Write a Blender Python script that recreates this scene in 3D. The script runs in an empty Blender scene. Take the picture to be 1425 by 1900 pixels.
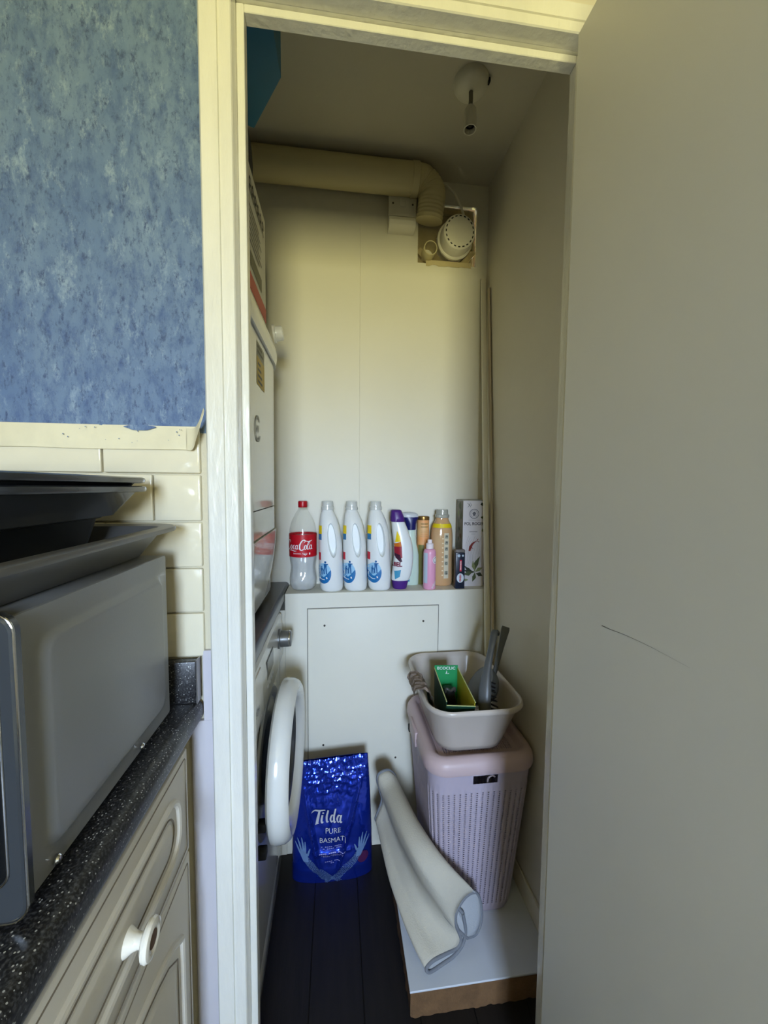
import bpy, bmesh, math, random
from mathutils import Vector, Matrix, noise

random.seed(7)
R = math.radians
PI = math.pi
scene = bpy.context.scene
COL = scene.collection

# ------------------------------------------------------------------ camera
def setup_camera():
    f = 713.0
    yaw, pitch, roll = R(7.1), R(3.7), R(0.46)
    fw = Vector((math.sin(yaw) * math.cos(pitch), math.cos(yaw) * math.cos(pitch), -math.sin(pitch)))
    r0 = Vector((math.cos(yaw), -math.sin(yaw), 0))
    u0 = r0.cross(fw)
    r = r0 * math.cos(roll) + u0 * math.sin(roll)
    u = u0 * math.cos(roll) - r0 * math.sin(roll)
    cd = bpy.data.cameras.new('camera')
    cd.sensor_fit = 'VERTICAL'
    cd.sensor_height = 24.0
    cd.lens = f / 1900.0 * 24.0
    cd.clip_start = 0.01
    cam = bpy.data.objects.new('camera', cd)
    COL.objects.link(cam)
    m = Matrix((r, u, -fw)).transposed().to_4x4()
    m.translation = Vector((0.30, -0.66, 1.27))
    cam.matrix_world = m
    scene.camera = cam
setup_camera()

# ------------------------------------------------------------------ world, window light, exposure
WIN = dict(x0=0.0, x1=0.70, z0=1.05, z1=1.95, y=-2.9)
def setup_light():
    w = bpy.data.worlds.new('world')
    scene.world = w
    w.use_nodes = True
    nt = w.node_tree
    nt.nodes.clear()
    out = nt.nodes.new('ShaderNodeOutputWorld')
    bg = nt.nodes.new('ShaderNodeBackground')
    tc = nt.nodes.new('ShaderNodeTexCoord')
    sp = nt.nodes.new('ShaderNodeSeparateXYZ')
    mr = nt.nodes.new('ShaderNodeMapRange')
    mr.inputs['From Min'].default_value = -0.10
    mr.inputs['From Max'].default_value = 0.10
    mr.interpolation_type = 'SMOOTHSTEP'
    mix = nt.nodes.new('ShaderNodeMix')
    mix.data_type = 'RGBA'
    mix.inputs[6].default_value = (0.86, 0.80, 0.38, 1)     # sunlit lawn and leaves below the horizon
    mix.inputs[7].default_value = (0.80, 1.03, 1.40, 1)     # pale blue sky
    nt.links.new(tc.outputs['Generated'], sp.inputs[0])
    nt.links.new(sp.outputs['Z'], mr.inputs['Value'])
    nt.links.new(mr.outputs[0], mix.inputs[0])
    nt.links.new(mix.outputs[2], bg.inputs['Color'])
    bg.inputs['Strength'].default_value = 20.0
    nt.links.new(bg.outputs[0], out.inputs[0])
    pl = bpy.data.lights.new('window_portal', 'AREA')
    pl.shape = 'RECTANGLE'
    pl.size = WIN['x1'] - WIN['x0']
    pl.size_y = WIN['z1'] - WIN['z0']
    pl.cycles.is_portal = True
    po = bpy.data.objects.new('window_portal', pl)
    po.location = ((WIN['x0'] + WIN['x1']) / 2, WIN['y'] - 0.01, (WIN['z0'] + WIN['z1']) / 2)
    po.rotation_euler = (R(90), 0, 0)      # faces +Y, into the kitchen
    COL.objects.link(po)
setup_light()
vs = scene.view_settings
vs.view_transform = 'Standard'
vs.look = 'None'
vs.gamma = 1.0
vs.use_curve_mapping = False
vs.exposure = 1.42
scene.cycles.use_denoising = True
scene.cycles.max_bounces = 10
scene.cycles.diffuse_bounces = 5
scene.cycles.glossy_bounces = 4
scene.cycles.use_adaptive_sampling = True
scene.cycles.adaptive_threshold = 0.05
scene.cycles.transmission_bounces = 10
scene.cycles.transparent_max_bounces = 12
scene.cycles.caustics_refractive = False
scene.cycles.caustics_reflective = False

# ------------------------------------------------------------------ materials
def lin(c):
    o = []
    for v in c[:3]:
        v = v / 255.0
        o.append(v / 12.92 if v <= 0.04045 else ((v + 0.055) / 1.055) ** 2.4)
    return (*o, 1.0)

MATS = {}
def mat(name, rgb, rough=0.5, metal=0.0, spec=0.5, coat=0.0, var=0.0, vscale=8.0, bump=0.0, bscale=60.0,
        trans=0.0, ior=1.45, alpha=1.0, rgb2=None, stretch=None):
    if name in MATS:
        return MATS[name]
    m = bpy.data.materials.new(name)
    m.use_nodes = True
    nt = m.node_tree
    b = nt.nodes['Principled BSDF']
    b.inputs['Base Color'].default_value = lin(rgb)
    b.inputs['Roughness'].default_value = rough
    b.inputs['Metallic'].default_value = metal
    b.inputs['Specular IOR Level'].default_value = spec
    b.inputs['Coat Weight'].default_value = coat
    b.inputs['Coat Roughness'].default_value = 0.08
    b.inputs['Transmission Weight'].default_value = trans
    b.inputs['IOR'].default_value = ior
    b.inputs['Alpha'].default_value = alpha
    tc = None
    if var or bump:
        tc = nt.nodes.new('ShaderNodeTexCoord')
        mp = nt.nodes.new('ShaderNodeMapping')
        if stretch:
            mp.inputs['Scale'].default_value = stretch
        nt.links.new(tc.outputs['Object'], mp.inputs[0])
    if var:
        n = nt.nodes.new('ShaderNodeTexNoise')
        n.inputs['Scale'].default_value = vscale
        n.inputs['Detail'].default_value = 6
        nt.links.new(mp.outputs[0], n.inputs['Vector'])
        mx = nt.nodes.new('ShaderNodeMix')
        mx.data_type = 'RGBA'
        c2 = lin(rgb2) if rgb2 else tuple(v * (1 - var) for v in lin(rgb)[:3]) + (1,)
        mx.inputs[6].default_value = lin(rgb)
        mx.inputs[7].default_value = c2
        mr = nt.nodes.new('ShaderNodeMapRange')
        mr.inputs['From Min'].default_value = 0.35
        mr.inputs['From Max'].default_value = 0.68
        nt.links.new(n.outputs['Fac'], mr.inputs['Value'])
        nt.links.new(mr.outputs[0], mx.inputs[0])
        nt.links.new(mx.outputs[2], b.inputs['Base Color'])
    if bump:
        n2 = nt.nodes.new('ShaderNodeTexNoise')
        n2.inputs['Scale'].default_value = bscale
        n2.inputs['Detail'].default_value = 4
        nt.links.new(mp.outputs[0], n2.inputs['Vector'])
        bp = nt.nodes.new('ShaderNodeBump')
        bp.inputs['Strength'].default_value = bump
        bp.inputs['Distance'].default_value = 0.004
        nt.links.new(n2.outputs['Fac'], bp.inputs['Height'])
        nt.links.new(bp.outputs[0], b.inputs['Normal'])
    MATS[name] = m
    return m

def blue_paint():
    m = bpy.data.materials.new('blue_patchy_paint')
    m.use_nodes = True
    nt = m.node_tree
    b = nt.nodes['Principled BSDF']
    b.inputs['Roughness'].default_value = 0.62
    tc = nt.nodes.new('ShaderNodeTexCoord')
    mp = nt.nodes.new('ShaderNodeMapping')
    mp.inputs['Scale'].default_value = (1.25, 1.0, 0.62)
    mp.inputs['Rotation'].default_value = (0, R(18), 0)
    nt.links.new(tc.outputs['Object'], mp.inputs[0])
    def nz(scale, detail, rough):
        n = nt.nodes.new('ShaderNodeTexNoise')
        n.inputs['Scale'].default_value = scale
        n.inputs['Detail'].default_value = detail
        n.inputs['Roughness'].default_value = rough
        nt.links.new(mp.outputs[0], n.inputs['Vector'])
        return n
    def rng(n, a, c):
        r = nt.nodes.new('ShaderNodeMapRange')
        r.inputs['From Min'].default_value = a
        r.inputs['From Max'].default_value = c
        nt.links.new(n.outputs['Fac'], r.inputs['Value'])
        return r
    def mx(fac, a, c):
        x = nt.nodes.new('ShaderNodeMix')
        x.data_type = 'RGBA'
        nt.links.new(fac.outputs[0], x.inputs[0])
        if isinstance(a, tuple): x.inputs[6].default_value = a
        else: nt.links.new(a.outputs[2], x.inputs[6])
        x.inputs[7].default_value = c
        return x
    big = rng(nz(7, 6, 0.6), 0.38, 0.66)
    mid = rng(nz(60, 8, 0.72), 0.48, 0.66)
    fleck = rng(nz(95, 10, 0.80), 0.53, 0.63)
    pale = rng(nz(26, 10, 0.80), 0.53, 0.66)
    c1 = mx(big, lin((88, 112, 150)), lin((110, 132, 160)))
    c2 = mx(mid, c1, lin((72, 95, 140)))
    c3 = mx(pale, c2, lin((134, 155, 178)))
    c4 = mx(fleck, c3, lin((60, 78, 116)))
    nt.links.new(c4.outputs[2], b.inputs['Base Color'])
    bp = nt.nodes.new('ShaderNodeBump')
    bp.inputs['Strength'].default_value = 0.35
    bp.inputs['Distance'].default_value = 0.003
    nt.links.new(mid.outputs[0], bp.inputs['Height'])
    nt.links.new(bp.outputs[0], b.inputs['Normal'])
    return m

def granite():
    m = bpy.data.materials.new('black_speckled_laminate')
    m.use_nodes = True
    nt = m.node_tree
    b = nt.nodes['Principled BSDF']
    b.inputs['Roughness'].default_value = 0.36
    tc = nt.nodes.new('ShaderNodeTexCoord')
    n1 = nt.nodes.new('ShaderNodeTexNoise')
    n1.inputs['Scale'].default_value = 420
    n1.inputs['Detail'].default_value = 5
    nt.links.new(tc.outputs['Object'], n1.inputs['Vector'])
    mxa = nt.nodes.new('ShaderNodeMix')
    mxa.data_type = 'RGBA'
    mxa.inputs[6].default_value = lin((20, 20, 22))
    mxa.inputs[7].default_value = lin((74, 74, 76))
    r1 = nt.nodes.new('ShaderNodeMapRange')
    r1.inputs['From Min'].default_value = 0.45
    r1.inputs['From Max'].default_value = 0.72
    nt.links.new(n1.outputs['Fac'], r1.inputs['Value'])
    nt.links.new(r1.outputs[0], mxa.inputs[0])
    v = nt.nodes.new('ShaderNodeTexVoronoi')
    v.inputs['Scale'].default_value = 380
    v.inputs['Randomness'].default_value = 1.0
    nt.links.new(tc.outputs['Object'], v.inputs['Vector'])
    lt = nt.nodes.new('ShaderNodeMath'); lt.operation = 'LESS_THAN'; lt.inputs[1].default_value = 0.30
    nt.links.new(v.outputs['Distance'], lt.inputs[0])
    sep = nt.nodes.new('ShaderNodeSeparateColor')
    nt.links.new(v.outputs['Color'], sep.inputs[0])
    gt = nt.nodes.new('ShaderNodeMath'); gt.operation = 'GREATER_THAN'; gt.inputs[1].default_value = 0.76
    nt.links.new(sep.outputs[0], gt.inputs[0])
    mu = nt.nodes.new('ShaderNodeMath'); mu.operation = 'MULTIPLY'
    nt.links.new(lt.outputs[0], mu.inputs[0]); nt.links.new(gt.outputs[0], mu.inputs[1])
    mxb = nt.nodes.new('ShaderNodeMix'); mxb.data_type = 'RGBA'
    nt.links.new(mu.outputs[0], mxb.inputs[0])
    nt.links.new(mxa.outputs[2], mxb.inputs[6])
    mxb.inputs[7].default_value = lin((170, 170, 166))
    nt.links.new(mxb.outputs[2], b.inputs['Base Color'])
    return m

BLUE = blue_paint()
GRANITE = granite()
WHITE_WALL = mat('white_wall_paint', (226, 222, 206), 0.48, var=0.05, vscale=3, bump=0.08, bscale=25)
CREAM_WALL = mat('cream_wall_paint', (216, 210, 194), 0.55, var=0.05, vscale=4, bump=0.1, bscale=40)
CEIL = mat('ceiling_paint', (206, 200, 182), 0.7, var=0.05, vscale=4, bump=0.12, bscale=60)
DOOR_P = mat('door_paint', (213, 211, 203), 0.42, var=0.04, vscale=2.5, bump=0.05, bscale=30)
GLOSS_W = mat('white_gloss_paint', (224, 222, 212), 0.25, coat=0.3, var=0.07, vscale=30, bump=0.45, bscale=70, stretch=(1, 1, 0.22))
LILAC = mat('lilac_paint', (198, 194, 198), 0.5, var=0.05)
GROUT = mat('cream_grout', (206, 198, 172), 0.8, bump=0.2, bscale=120)
TILE = mat('cream_glazed_tile', (226, 218, 192), 0.10, coat=0.6, var=0.05, vscale=12, bump=0.10, bscale=22)
TAPE = mat('masking_tape', (222, 214, 184), 0.7, var=0.10, vscale=18, bump=0.15, bscale=40)
PLANK = mat('dark_wood', (24, 20, 18), 0.6, var=0.45, vscale=9, bump=0.12, bscale=40, stretch=(6, 0.6, 1))
APPL = mat('appliance_white', (226, 226, 220), 0.16, coat=0.5)
APPL_G = mat('appliance_grey', (118, 118, 116), 0.35, metal=0.5)
DARKGAP = mat('dark_gap', (20, 20, 20), 0.7)
CHROME = mat('chrome', (210, 210, 210), 0.12, metal=1.0)
MWGREY = mat('microwave_grey', (137, 138, 138), 0.38, metal=0.35, bump=0.03, bscale=400)
MWDARK = mat('microwave_front', (70, 74, 78), 0.2, metal=0.4)
ENAMEL = mat('black_enamel', (48, 51, 56), 0.25, coat=0.3)
ENAMEL2 = mat('black_enamel_burnt', (16, 18, 20), 0.35)
TINGREY = mat('grey_nonstick', (112, 110, 106), 0.36, metal=0.55)
FOIL = mat('crumpled_foil', (190, 190, 186), 0.2, metal=1.0, bump=0.6, bscale=80)
CABINET = mat('cabinet_foil', (206, 199, 184), 0.42, var=0.03, vscale=4)
CERAMIC = mat('white_ceramic', (236, 230, 214), 0.12, coat=0.5)
PVC = mat('cream_pvc', (206, 194, 150), 0.42)
PLASTIC_W = mat('white_plastic', (224, 220, 204), 0.35)
HDPE = mat('white_bottle_plastic', (228, 230, 228), 0.28, coat=0.15)
BROWN = mat('brown_board', (118, 92, 58), 0.8, var=0.25, vscale=30, bump=0.3, bscale=90)
BASINM = mat('beige_plastic', (190, 180, 170), 0.28, coat=0.2)
PINKBIN = mat('dusty_lilac_plastic', (178, 167, 181), 0.42)
PINKLID = mat('dusty_pink_plastic', (192, 170, 172), 0.40)
GREYPL = mat('grey_plastic', (92, 95, 97), 0.35)
DKGREYPL = mat('dark_bristle', (26, 26, 28), 0.6)
GREEN = mat('green_print', (20, 140, 76), 0.5)
YELLOW = mat('yellow_card', (206, 190, 50), 0.55)
WHITE_INK = mat('white_ink', (235, 235, 235), 0.45)
BLACK_INK = mat('black_ink', (34, 34, 38), 0.5)
MATC = mat('cream_felt', (192, 187, 173), 0.9, var=0.06, vscale=10, bump=0.35, bscale=300)
MATG = mat('grey_binding', (120, 124, 132), 0.85, bump=0.3, bscale=400)
MATB = mat('grey_felt_back', (168, 172, 178), 0.9, bump=0.3, bscale=300)
BOARDW = mat('white_laminate', (206, 212, 222), 0.3, var=0.05, vscale=6)
FIBRE = mat('brown_fibreboard', (118, 88, 58), 0.85, var=0.25, vscale=40, bump=0.5, bscale=160)
FOILBLUE = mat('blue_foil', (28, 66, 214), 0.17, metal=0.8, coat=1.0, bump=0.25, bscale=45)

# ------------------------------------------------------------------ mesh helpers
WLOC = {}
def thing(name, label, cat, loc=(0, 0, 0), group=None, rotz=0.0, kind=None):
    o = bpy.data.objects.new(name, None)
    COL.objects.link(o)
    o.location = loc
    o.rotation_euler = (0, 0, rotz)
    o.empty_display_size = 0.02
    tag(o, label, cat, group, kind)
    WLOC[o.name] = Vector(loc)
    return o

def tag(o, label=None, cat=None, group=None, kind=None):
    if label: o['label'] = label
    if cat: o['category'] = cat
    if group: o['group'] = group
    if kind: o['kind'] = kind
    return o

def rrect(w, d, r, n=6, cx=0.0, cy=0.0):
    """closed rounded rectangle, counter-clockwise, in 2D"""
    r = min(r, w / 2 - 1e-4, d / 2 - 1e-4)
    pts = []
    for (sx, sy, a0) in ((1, 1, 0), (-1, 1, 90), (-1, -1, 180), (1, -1, 270)):
        for k in range(n + 1):
            a = R(a0 + 90.0 * k / n)
            pts.append((cx + sx * (w / 2 - r) + r * math.cos(a), cy + sy * (d / 2 - r) + r * math.sin(a)))
    return pts

def catmull(pts, n=8, closed=False):
    pts = [Vector(p) for p in pts]
    m = len(pts)
    out = []
    rng = range(m if closed else m - 1)
    for i in rng:
        p1, p2 = pts[i], pts[(i + 1) % m]
        p0 = pts[i - 1] if (i > 0 or closed) else p1 + (p1 - p2)
        p3 = pts[(i + 2) % m] if (i + 2 < m or closed) else p2 + (p2 - p1)
        for k in range(n):
            t = k / n
            out.append(0.5 * ((2 * p1) + (p2 - p0) * t + (2 * p0 - 5 * p1 + 4 * p2 - p3) * t * t + (3 * p1 - p0 - 3 * p2 + p3) * t ** 3))
    if not closed:
        out.append(pts[-1].copy())
    return out

class MB:
    def __init__(self):
        self.v = []
        self.f = []
    def add(self, vs, fs):
        o = len(self.v)
        self.v += [tuple(p) for p in vs]
        self.f += [tuple(i + o for i in q) for q in fs]
        return self
    def box(self, x0, x1, y0, y1, z0, z1, bev=0.0, seg=2):
        bm = bmesh.new()
        bmesh.ops.create_cube(bm, size=1.0)
        for v in bm.verts:
            v.co = Vector(((x0 + x1) / 2 + v.co.x * (x1 - x0), (y0 + y1) / 2 + v.co.y * (y1 - y0), (z0 + z1) / 2 + v.co.z * (z1 - z0)))
        if bev > 0:
            bmesh.ops.bevel(bm, geom=bm.edges[:], offset=bev, segments=seg, profile=0.5, affect='EDGES')
        bm.verts.index_update()
        self.add([v.co.copy() for v in bm.verts], [[v.index for v in f.verts] for f in bm.faces])
        bm.free()
        return self
    def loft(self, rings, cap0=True, cap1=True, close=True):
        n = len(rings[0])
        o = len(self.v)
        for r in rings:
            self.v += [tuple(p) for p in r]
        m = n if close else n - 1
        for i in range(len(rings) - 1):
            for j in range(m):
                a = o + i * n + j
                b = o + i * n + (j + 1) % n
                self.f.append((a, b, b + n, a + n))
        if cap0: self.f.append(tuple(o + j for j in reversed(range(n))))
        if cap1: self.f.append(tuple(o + (len(rings) - 1) * n + j for j in range(n)))
        return self
    def lathe(self, prof, n=32, cx=0, cy=0, cz=0, cap0=True, cap1=True):
        rings = [[(cx + r * math.cos(2 * PI * k / n), cy + r * math.sin(2 * PI * k / n), cz + z) for k in range(n)] for (r, z) in prof]
        return self.loft(rings, cap0, cap1)
    def prism(self, poly, p0, ux, uy, uz, depth):
        """2D polygon in frame (ux,uy) at p0, extruded by depth along uz"""
        p0, ux, uy, uz = Vector(p0), Vector(ux), Vector(uy), Vector(uz)
        a = [p0 + ux * x + uy * y for x, y in poly]
        return self.loft([a, [p + uz * depth for p in a]])
    def tube(self, pts, rad, n=10, caps=True):
        pts = [Vector(p) for p in pts]
        rr = rad if isinstance(rad, (list, tuple)) else [rad] * len(pts)
        t0 = (pts[1] - pts[0]).normalized()
        up = Vector((0, 0, 1)) if abs(t0.z) < 0.9 else Vector((1, 0, 0))
        nrm = (up - t0 * up.dot(t0)).normalized()
        rings = []
        for i, p in enumerate(pts):
            t = (pts[min(i + 1, len(pts) - 1)] - pts[max(i - 1, 0)]).normalized()
            nrm = (nrm - t * nrm.dot(t)).normalized()
            bn = t.cross(nrm)
            rings.append([p + (nrm * math.cos(2 * PI * k / n) + bn * math.sin(2 * PI * k / n)) * rr[i] for k in range(n)])
        return self.loft(rings, caps, caps)
    def bar(self, p0, p1, w, h, side=(1, 0, 0), bev=0.0):
        """rectangular bar from p0 to p1, width w along side, height h across"""
        p0, p1, s = Vector(p0), Vector(p1), Vector(side)
        t = (p1 - p0).normalized()
        s = (s - t * s.dot(t)).normalized()
        q = t.cross(s)
        pl = rrect(w, h, bev, 3) if bev else [(w / 2, h / 2), (-w / 2, h / 2), (-w / 2, -h / 2), (w / 2, -h / 2)]
        return self.loft([[p + s * a + q * b for a, b in pl] for p in (p0, p1)])
    def xform(self, m):
        self.v = [tuple(m @ Vector(p)) for p in self.v]
        return self
    def build(self, name, material, parent=None, local=False, smooth=35, kind=None, label=None):
        vs_ = self.v
        if parent is not None and not local:
            L = WLOC[parent.name]
            vs_ = [(p[0] - L.x, p[1] - L.y, p[2] - L.z) for p in vs_]
        me = bpy.data.meshes.new(name)
        me.from_pydata(vs_, [], self.f)
        bm = bmesh.new()
        bm.from_mesh(me)
        bmesh.ops.recalc_face_normals(bm, faces=bm.faces[:])
        bm.to_mesh(me)
        bm.free()
        return self.link(name, me, material, parent, smooth, kind, label)
    @staticmethod
    def link(name, me, material, parent=None, smooth=35, kind=None, label=None):
        if smooth:
            me.polygons.foreach_set('use_smooth', [True] * len(me.polygons))
            me.set_sharp_from_angle(angle=R(smooth))
        me.materials.append(material)
        o = bpy.data.objects.new(name, me)
        COL.objects.link(o)
        if parent is not None:
            o.parent = parent
            WLOC[o.name] = WLOC[parent.name]
        else:
            WLOC[o.name] = Vector((0, 0, 0))
        tag(o, label=label, kind=kind)
        return o

def struct(name, mb, m, smooth=35, label=None):
    o = mb.build(name, m, smooth=smooth)
    o['kind'] = 'structure'
    if label: o['label'] = label
    return o

def boolean_cut(obj, cutter_mb):
    c = cutter_mb.build('cutter', DARKGAP, smooth=0)
    c.parent = obj.parent
    md = obj.modifiers.new('b', 'BOOLEAN')
    md.object = c
    md.operation = 'DIFFERENCE'
    md.solver = 'EXACT'
    bpy.context.view_layer.update()
    dg = bpy.context.evaluated_depsgraph_get()
    me = bpy.data.meshes.new_from_object(obj.evaluated_get(dg))
    old = obj.data
    obj.modifiers.clear()
    obj.data = me
    me.polygons.foreach_set('use_smooth', [True] * len(me.polygons))
    me.set_sharp_from_angle(angle=R(40))
    bpy.data.objects.remove(c)
    bpy.data.meshes.remove(old)

def text2d(s, size, shear=0.0, align='CENTER', space=1.0, bold=0.0, maxedge=None):
    cu = bpy.data.curves.new('t', 'FONT')
    cu.body = s
    cu.size = size
    cu.shear = shear
    cu.align_x = align
    cu.align_y = 'CENTER'
    cu.space_character = space
    cu.offset = bold
    cu.resolution_u = 3
    ob = bpy.data.objects.new('t', cu)
    COL.objects.link(ob)
    bpy.context.view_layer.update()
    dg = bpy.context.evaluated_depsgraph_get()
    me = bpy.data.meshes.new_from_object(ob.evaluated_get(dg))
    bpy.data.objects.remove(ob)
    bpy.data.curves.remove(cu)
    bm = bmesh.new()
    bm.from_mesh(me)
    bmesh.ops.triangulate(bm, faces=bm.faces[:])
    if maxedge:
        for _ in range(2):
            es = [e for e in bm.edges if e.calc_length() > maxedge]
            if not es: break
            bmesh.ops.subdivide_edges(bm, edges=es, cuts=1)
            bmesh.ops.triangulate(bm, faces=bm.faces[:])
    bm.verts.index_update()
    V = [(v.co.x, v.co.y) for v in bm.verts]
    F = [[v.index for v in f.verts] for f in bm.faces]
    bm.free()
    bpy.data.meshes.remove(me)
    return V, F

def text_on(mb, s, size, fn, **k):
    V, F = text2d(s, size, **k)
    return mb.add([fn(x, y) for x, y in V], F)

def stroke_on(mb, pts, w, fn, n=6):
    """ribbon of varying width along a smooth 2D path, mapped by fn"""
    c = catmull([(p[0], p[1], 0) for p in pts], n)
    m = len(c)
    ws = w if isinstance(w, (list, tuple)) else [w] * len(pts)
    L, Rr = [], []
    for i, p in enumerate(c):
        t = (c[min(i + 1, m - 1)] - c[max(i - 1, 0)])
        t = t.normalized() if t.length > 1e-9 else Vector((1, 0, 0))
        q = Vector((-t.y, t.x, 0))
        u = i / (m - 1) * (len(ws) - 1)
        k = min(int(u), len(ws) - 2) if len(ws) > 1 else 0
        ww = ws[k] + (ws[min(k + 1, len(ws) - 1)] - ws[k]) * (u - k)
        L.append(p + q * ww / 2)
        Rr.append(p - q * ww / 2)
    vs_ = [fn(p.x, p.y) for p in L] + [fn(p.x, p.y) for p in Rr]
    return mb.add(vs_, [(i, i + 1, m + i + 1, m + i) for i in range(m - 1)])

def poly_on(mb, pts, fn, cells=None):
    """filled convex-ish polygon fanned round its centre with rings, mapped by fn"""
    if len(pts) < 8:                         # cut long edges so the sheet follows a curved body
        pts = [(a[0] + (b[0] - a[0]) * k / 6, a[1] + (b[1] - a[1]) * k / 6) for a, b in zip(pts, list(pts[1:]) + [pts[0]]) for k in range(6)]
    cx = sum(p[0] for p in pts) / len(pts)
    cy = sum(p[1] for p in pts) / len(pts)
    rings = 5
    vs_ = [fn(cx, cy)]
    n = len(pts)
    for r in range(1, rings + 1):
        for p in pts:
            vs_.append(fn(cx + (p[0] - cx) * r / rings, cy + (p[1] - cy) * r / rings))
    fs = [(0, 1 + j, 1 + (j + 1) % n) for j in range(n)]
    for r in range(rings - 1):
        for j in range(n):
            a = 1 + r * n + j
            b = 1 + r * n + (j + 1) % n
            fs.append((a, b, b + n, a + n))
    return mb.add(vs_, fs)

def rect_on(mb, x0, x1, y0, y1, fn, nx=8, ny=8):
    vs_ = [fn(x0 + (x1 - x0) * i / nx, y0 + (y1 - y0) * j / ny) for j in range(ny + 1) for i in range(nx + 1)]
    fs = [(j * (nx + 1) + i, j * (nx + 1) + i + 1, (j + 1) * (nx + 1) + i + 1, (j + 1) * (nx + 1) + i) for j in range(ny) for i in range(nx)]
    return mb.add(vs_, fs)

def circle(r, n=28, cx=0, cy=0, ry=None):
    return [(cx + r * math.cos(2 * PI * k / n), cy + (ry or r) * math.sin(2 * PI * k / n)) for k in range(n)]

# ================================================================== THE ROOM
HC = 2.36            # ceiling height
YB = 0.75            # closet back wall
YF = 0.62            # face of the boxed-in ledge
XR = 0.85            # closet right wall
# floor
fl = struct('floor', MB().box(-1.7, 1.6, -2.95, 0.8, -0.06, -0.006), PLANK, 0)
pm = MB().box(-0.066, 0.066, -0.8, 0.8, -0.006, 0.0, 0.0012, 1)
p0 = None
for i in range(8):
    for j in range(2):
        if p0 is None:
            p0 = pm.build('plank', PLANK, fl)
            o = p0
        else:
            o = p0.copy()
            COL.objects.link(o)
        o.location = (-0.10 + i * 0.1335, -0.03 - j * 1.602, 0)
struct('ceiling', MB().box(-1.7, 1.6, -2.95, 0.8, HC, HC + 0.05), CEIL, 0)

# kitchen wall beside the doorway (blue paint over tiles)
WT = 0.042           # thickness of the partition
wl = struct('wall_left', MB().box(-1.7, 0.112, 0.004, WT, 1.355, HC), BLUE, 0)
MB().box(-1.7, 0.112, 0.0035, WT, 0.0, 1.355).build('plaster', GROUT, wl, smooth=0)
MB().box(0.058, 0.100, -0.004, 0.0034, 0.0, 0.8745, 0.0008, 1).box(0.0785, 0.100, -0.004, 0.0034, 0.8746, 0.9955, 0.0008, 1).build('painted_strip', LILAC, wl, label='lilac painted strip between worktop and door frame')
# ragged paint edge along the architrave and along the tape
rag = MB()
random.seed(3)
for k in range(70):
    z = 1.40 + random.random() * 0.62
    w = 0.0015 + random.random() * 0.003
    h = 0.003 + random.random() * 0.012
    rag.add([(0.0955, -0.0005, z - h), (0.0955 - w, -0.0005, z), (0.0955, -0.0005, z + h), (0.0955, 0.004, z)], [(0, 1, 2), (0, 3, 1), (1, 3, 2)])
rag.build('ragged_paint_edge', GLOSS_W, wl, smooth=0, kind='stuff')
# tiles: rows from the tape downwards
tile_mesh = {}
def tile(x0, x1, z0, z1):
    w, h = round(x1 - x0, 4), round(z1 - z0, 4)
    key = (w, h)
    if key not in tile_mesh:
        o = MB().box(-w / 2, w / 2, -0.0045, 0.0035, -h / 2, h / 2, 0.0022, 3).build('tile', TILE, wl)
        tile_mesh[key] = o
    else:
        o = tile_mesh[key].copy()
        COL.objects.link(o)
    o.location = ((x0 + x1) / 2, 0.0 + random.uniform(-0.0005, 0.0005), (z0 + z1) / 2)
    o.rotation_euler = (random.uniform(-0.006, 0.006), 0, random.uniform(-0.006, 0.006))
rows = [1.366, 1.2885, 1.2115, 1.1355, 1.0605, 0.985]
for i in range(5):
    zt, zb = rows[i], rows[i + 1]
    x = 0.083
    first = True
    while x > -0.52:
        w = 0.1475
        if first and i % 2 == 1:
            w = 0.0735
        first = False
        tile(x - w + 0.0015, x - 0.0015, zb + 0.0015, zt - 0.0015)
        x -= w
# masking tape
tp = thing('masking_tape', 'strip of cream masking tape along the bottom of the blue wall, corner peeling', 'tape', (-0.06, -0.006, 1.325))
tm = MB()
nx = 60
top, bot = [], []
random.seed(5)
for i in range(nx + 1):
    x = -0.55 + (0.063 + 0.55) * i / nx
    y = -0.0075 - 0.0012 * noise.noise((x * 14, 1, 0))
    top.append((x, -0.0058, 1.3625 + 0.0008 * noise.noise((x * 30, 0, 0))))
    bot.append((x, y - 0.0010, 1.3265 + 0.0022 * noise.noise((x * 9, 3, 0))))
tm.loft([top, [(p[0], p[1] - 0.0016, (p[2] + q[2]) / 2) for p, q in zip(top, bot)], bot], False, False, close=False)
tm.build('tape_strip', TAPE, tp)
# peeled end curling away and up along the architrave
pe = MB()
r0, r1 = [], []
cpts0 = catmull([(0.063, -0.0060, 1.3615), (0.076, -0.0090, 1.3620), (0.0865, -0.0200, 1.3700), (0.0960, -0.0265, 1.3900)], 6)
cpts1 = catmull([(0.063, -0.0085, 1.3265), (0.0755, -0.0170, 1.3270), (0.0860, -0.0280, 1.3450), (0.0975, -0.0300, 1.3800)], 6)
mid = [(a + b) / 2 + Vector((0.002, -0.003, 0)) for a, b in zip(cpts0, cpts1)]
pe.loft([cpts0, mid, cpts1], False, False, close=False)
pe.build('peeled_corner', TAPE, tp)
bs = MB()
fnT = lambda x, y: (x, -0.0072 - 0.0016 * max(0, (1.36 - y) / 0.02), y)
poly_on(bs, [(-0.005 + 0.022 * math.cos(a) * (1 + 0.2 * math.sin(3 * a)), 1.3600 + 0.0042 * math.sin(a)) for a in [2 * PI * k / 24 for k in range(24)]], lambda x, y: (x, -0.0088, y))
for k in range(16):
    xx = random.uniform(-0.12, 0.06); zz = random.uniform(1.336, 1.361); rr = random.uniform(0.0004, 0.0011)
    poly_on(bs, circle(rr, 8, xx, zz), lambda x, y: (x, -0.0098, y))
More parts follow.
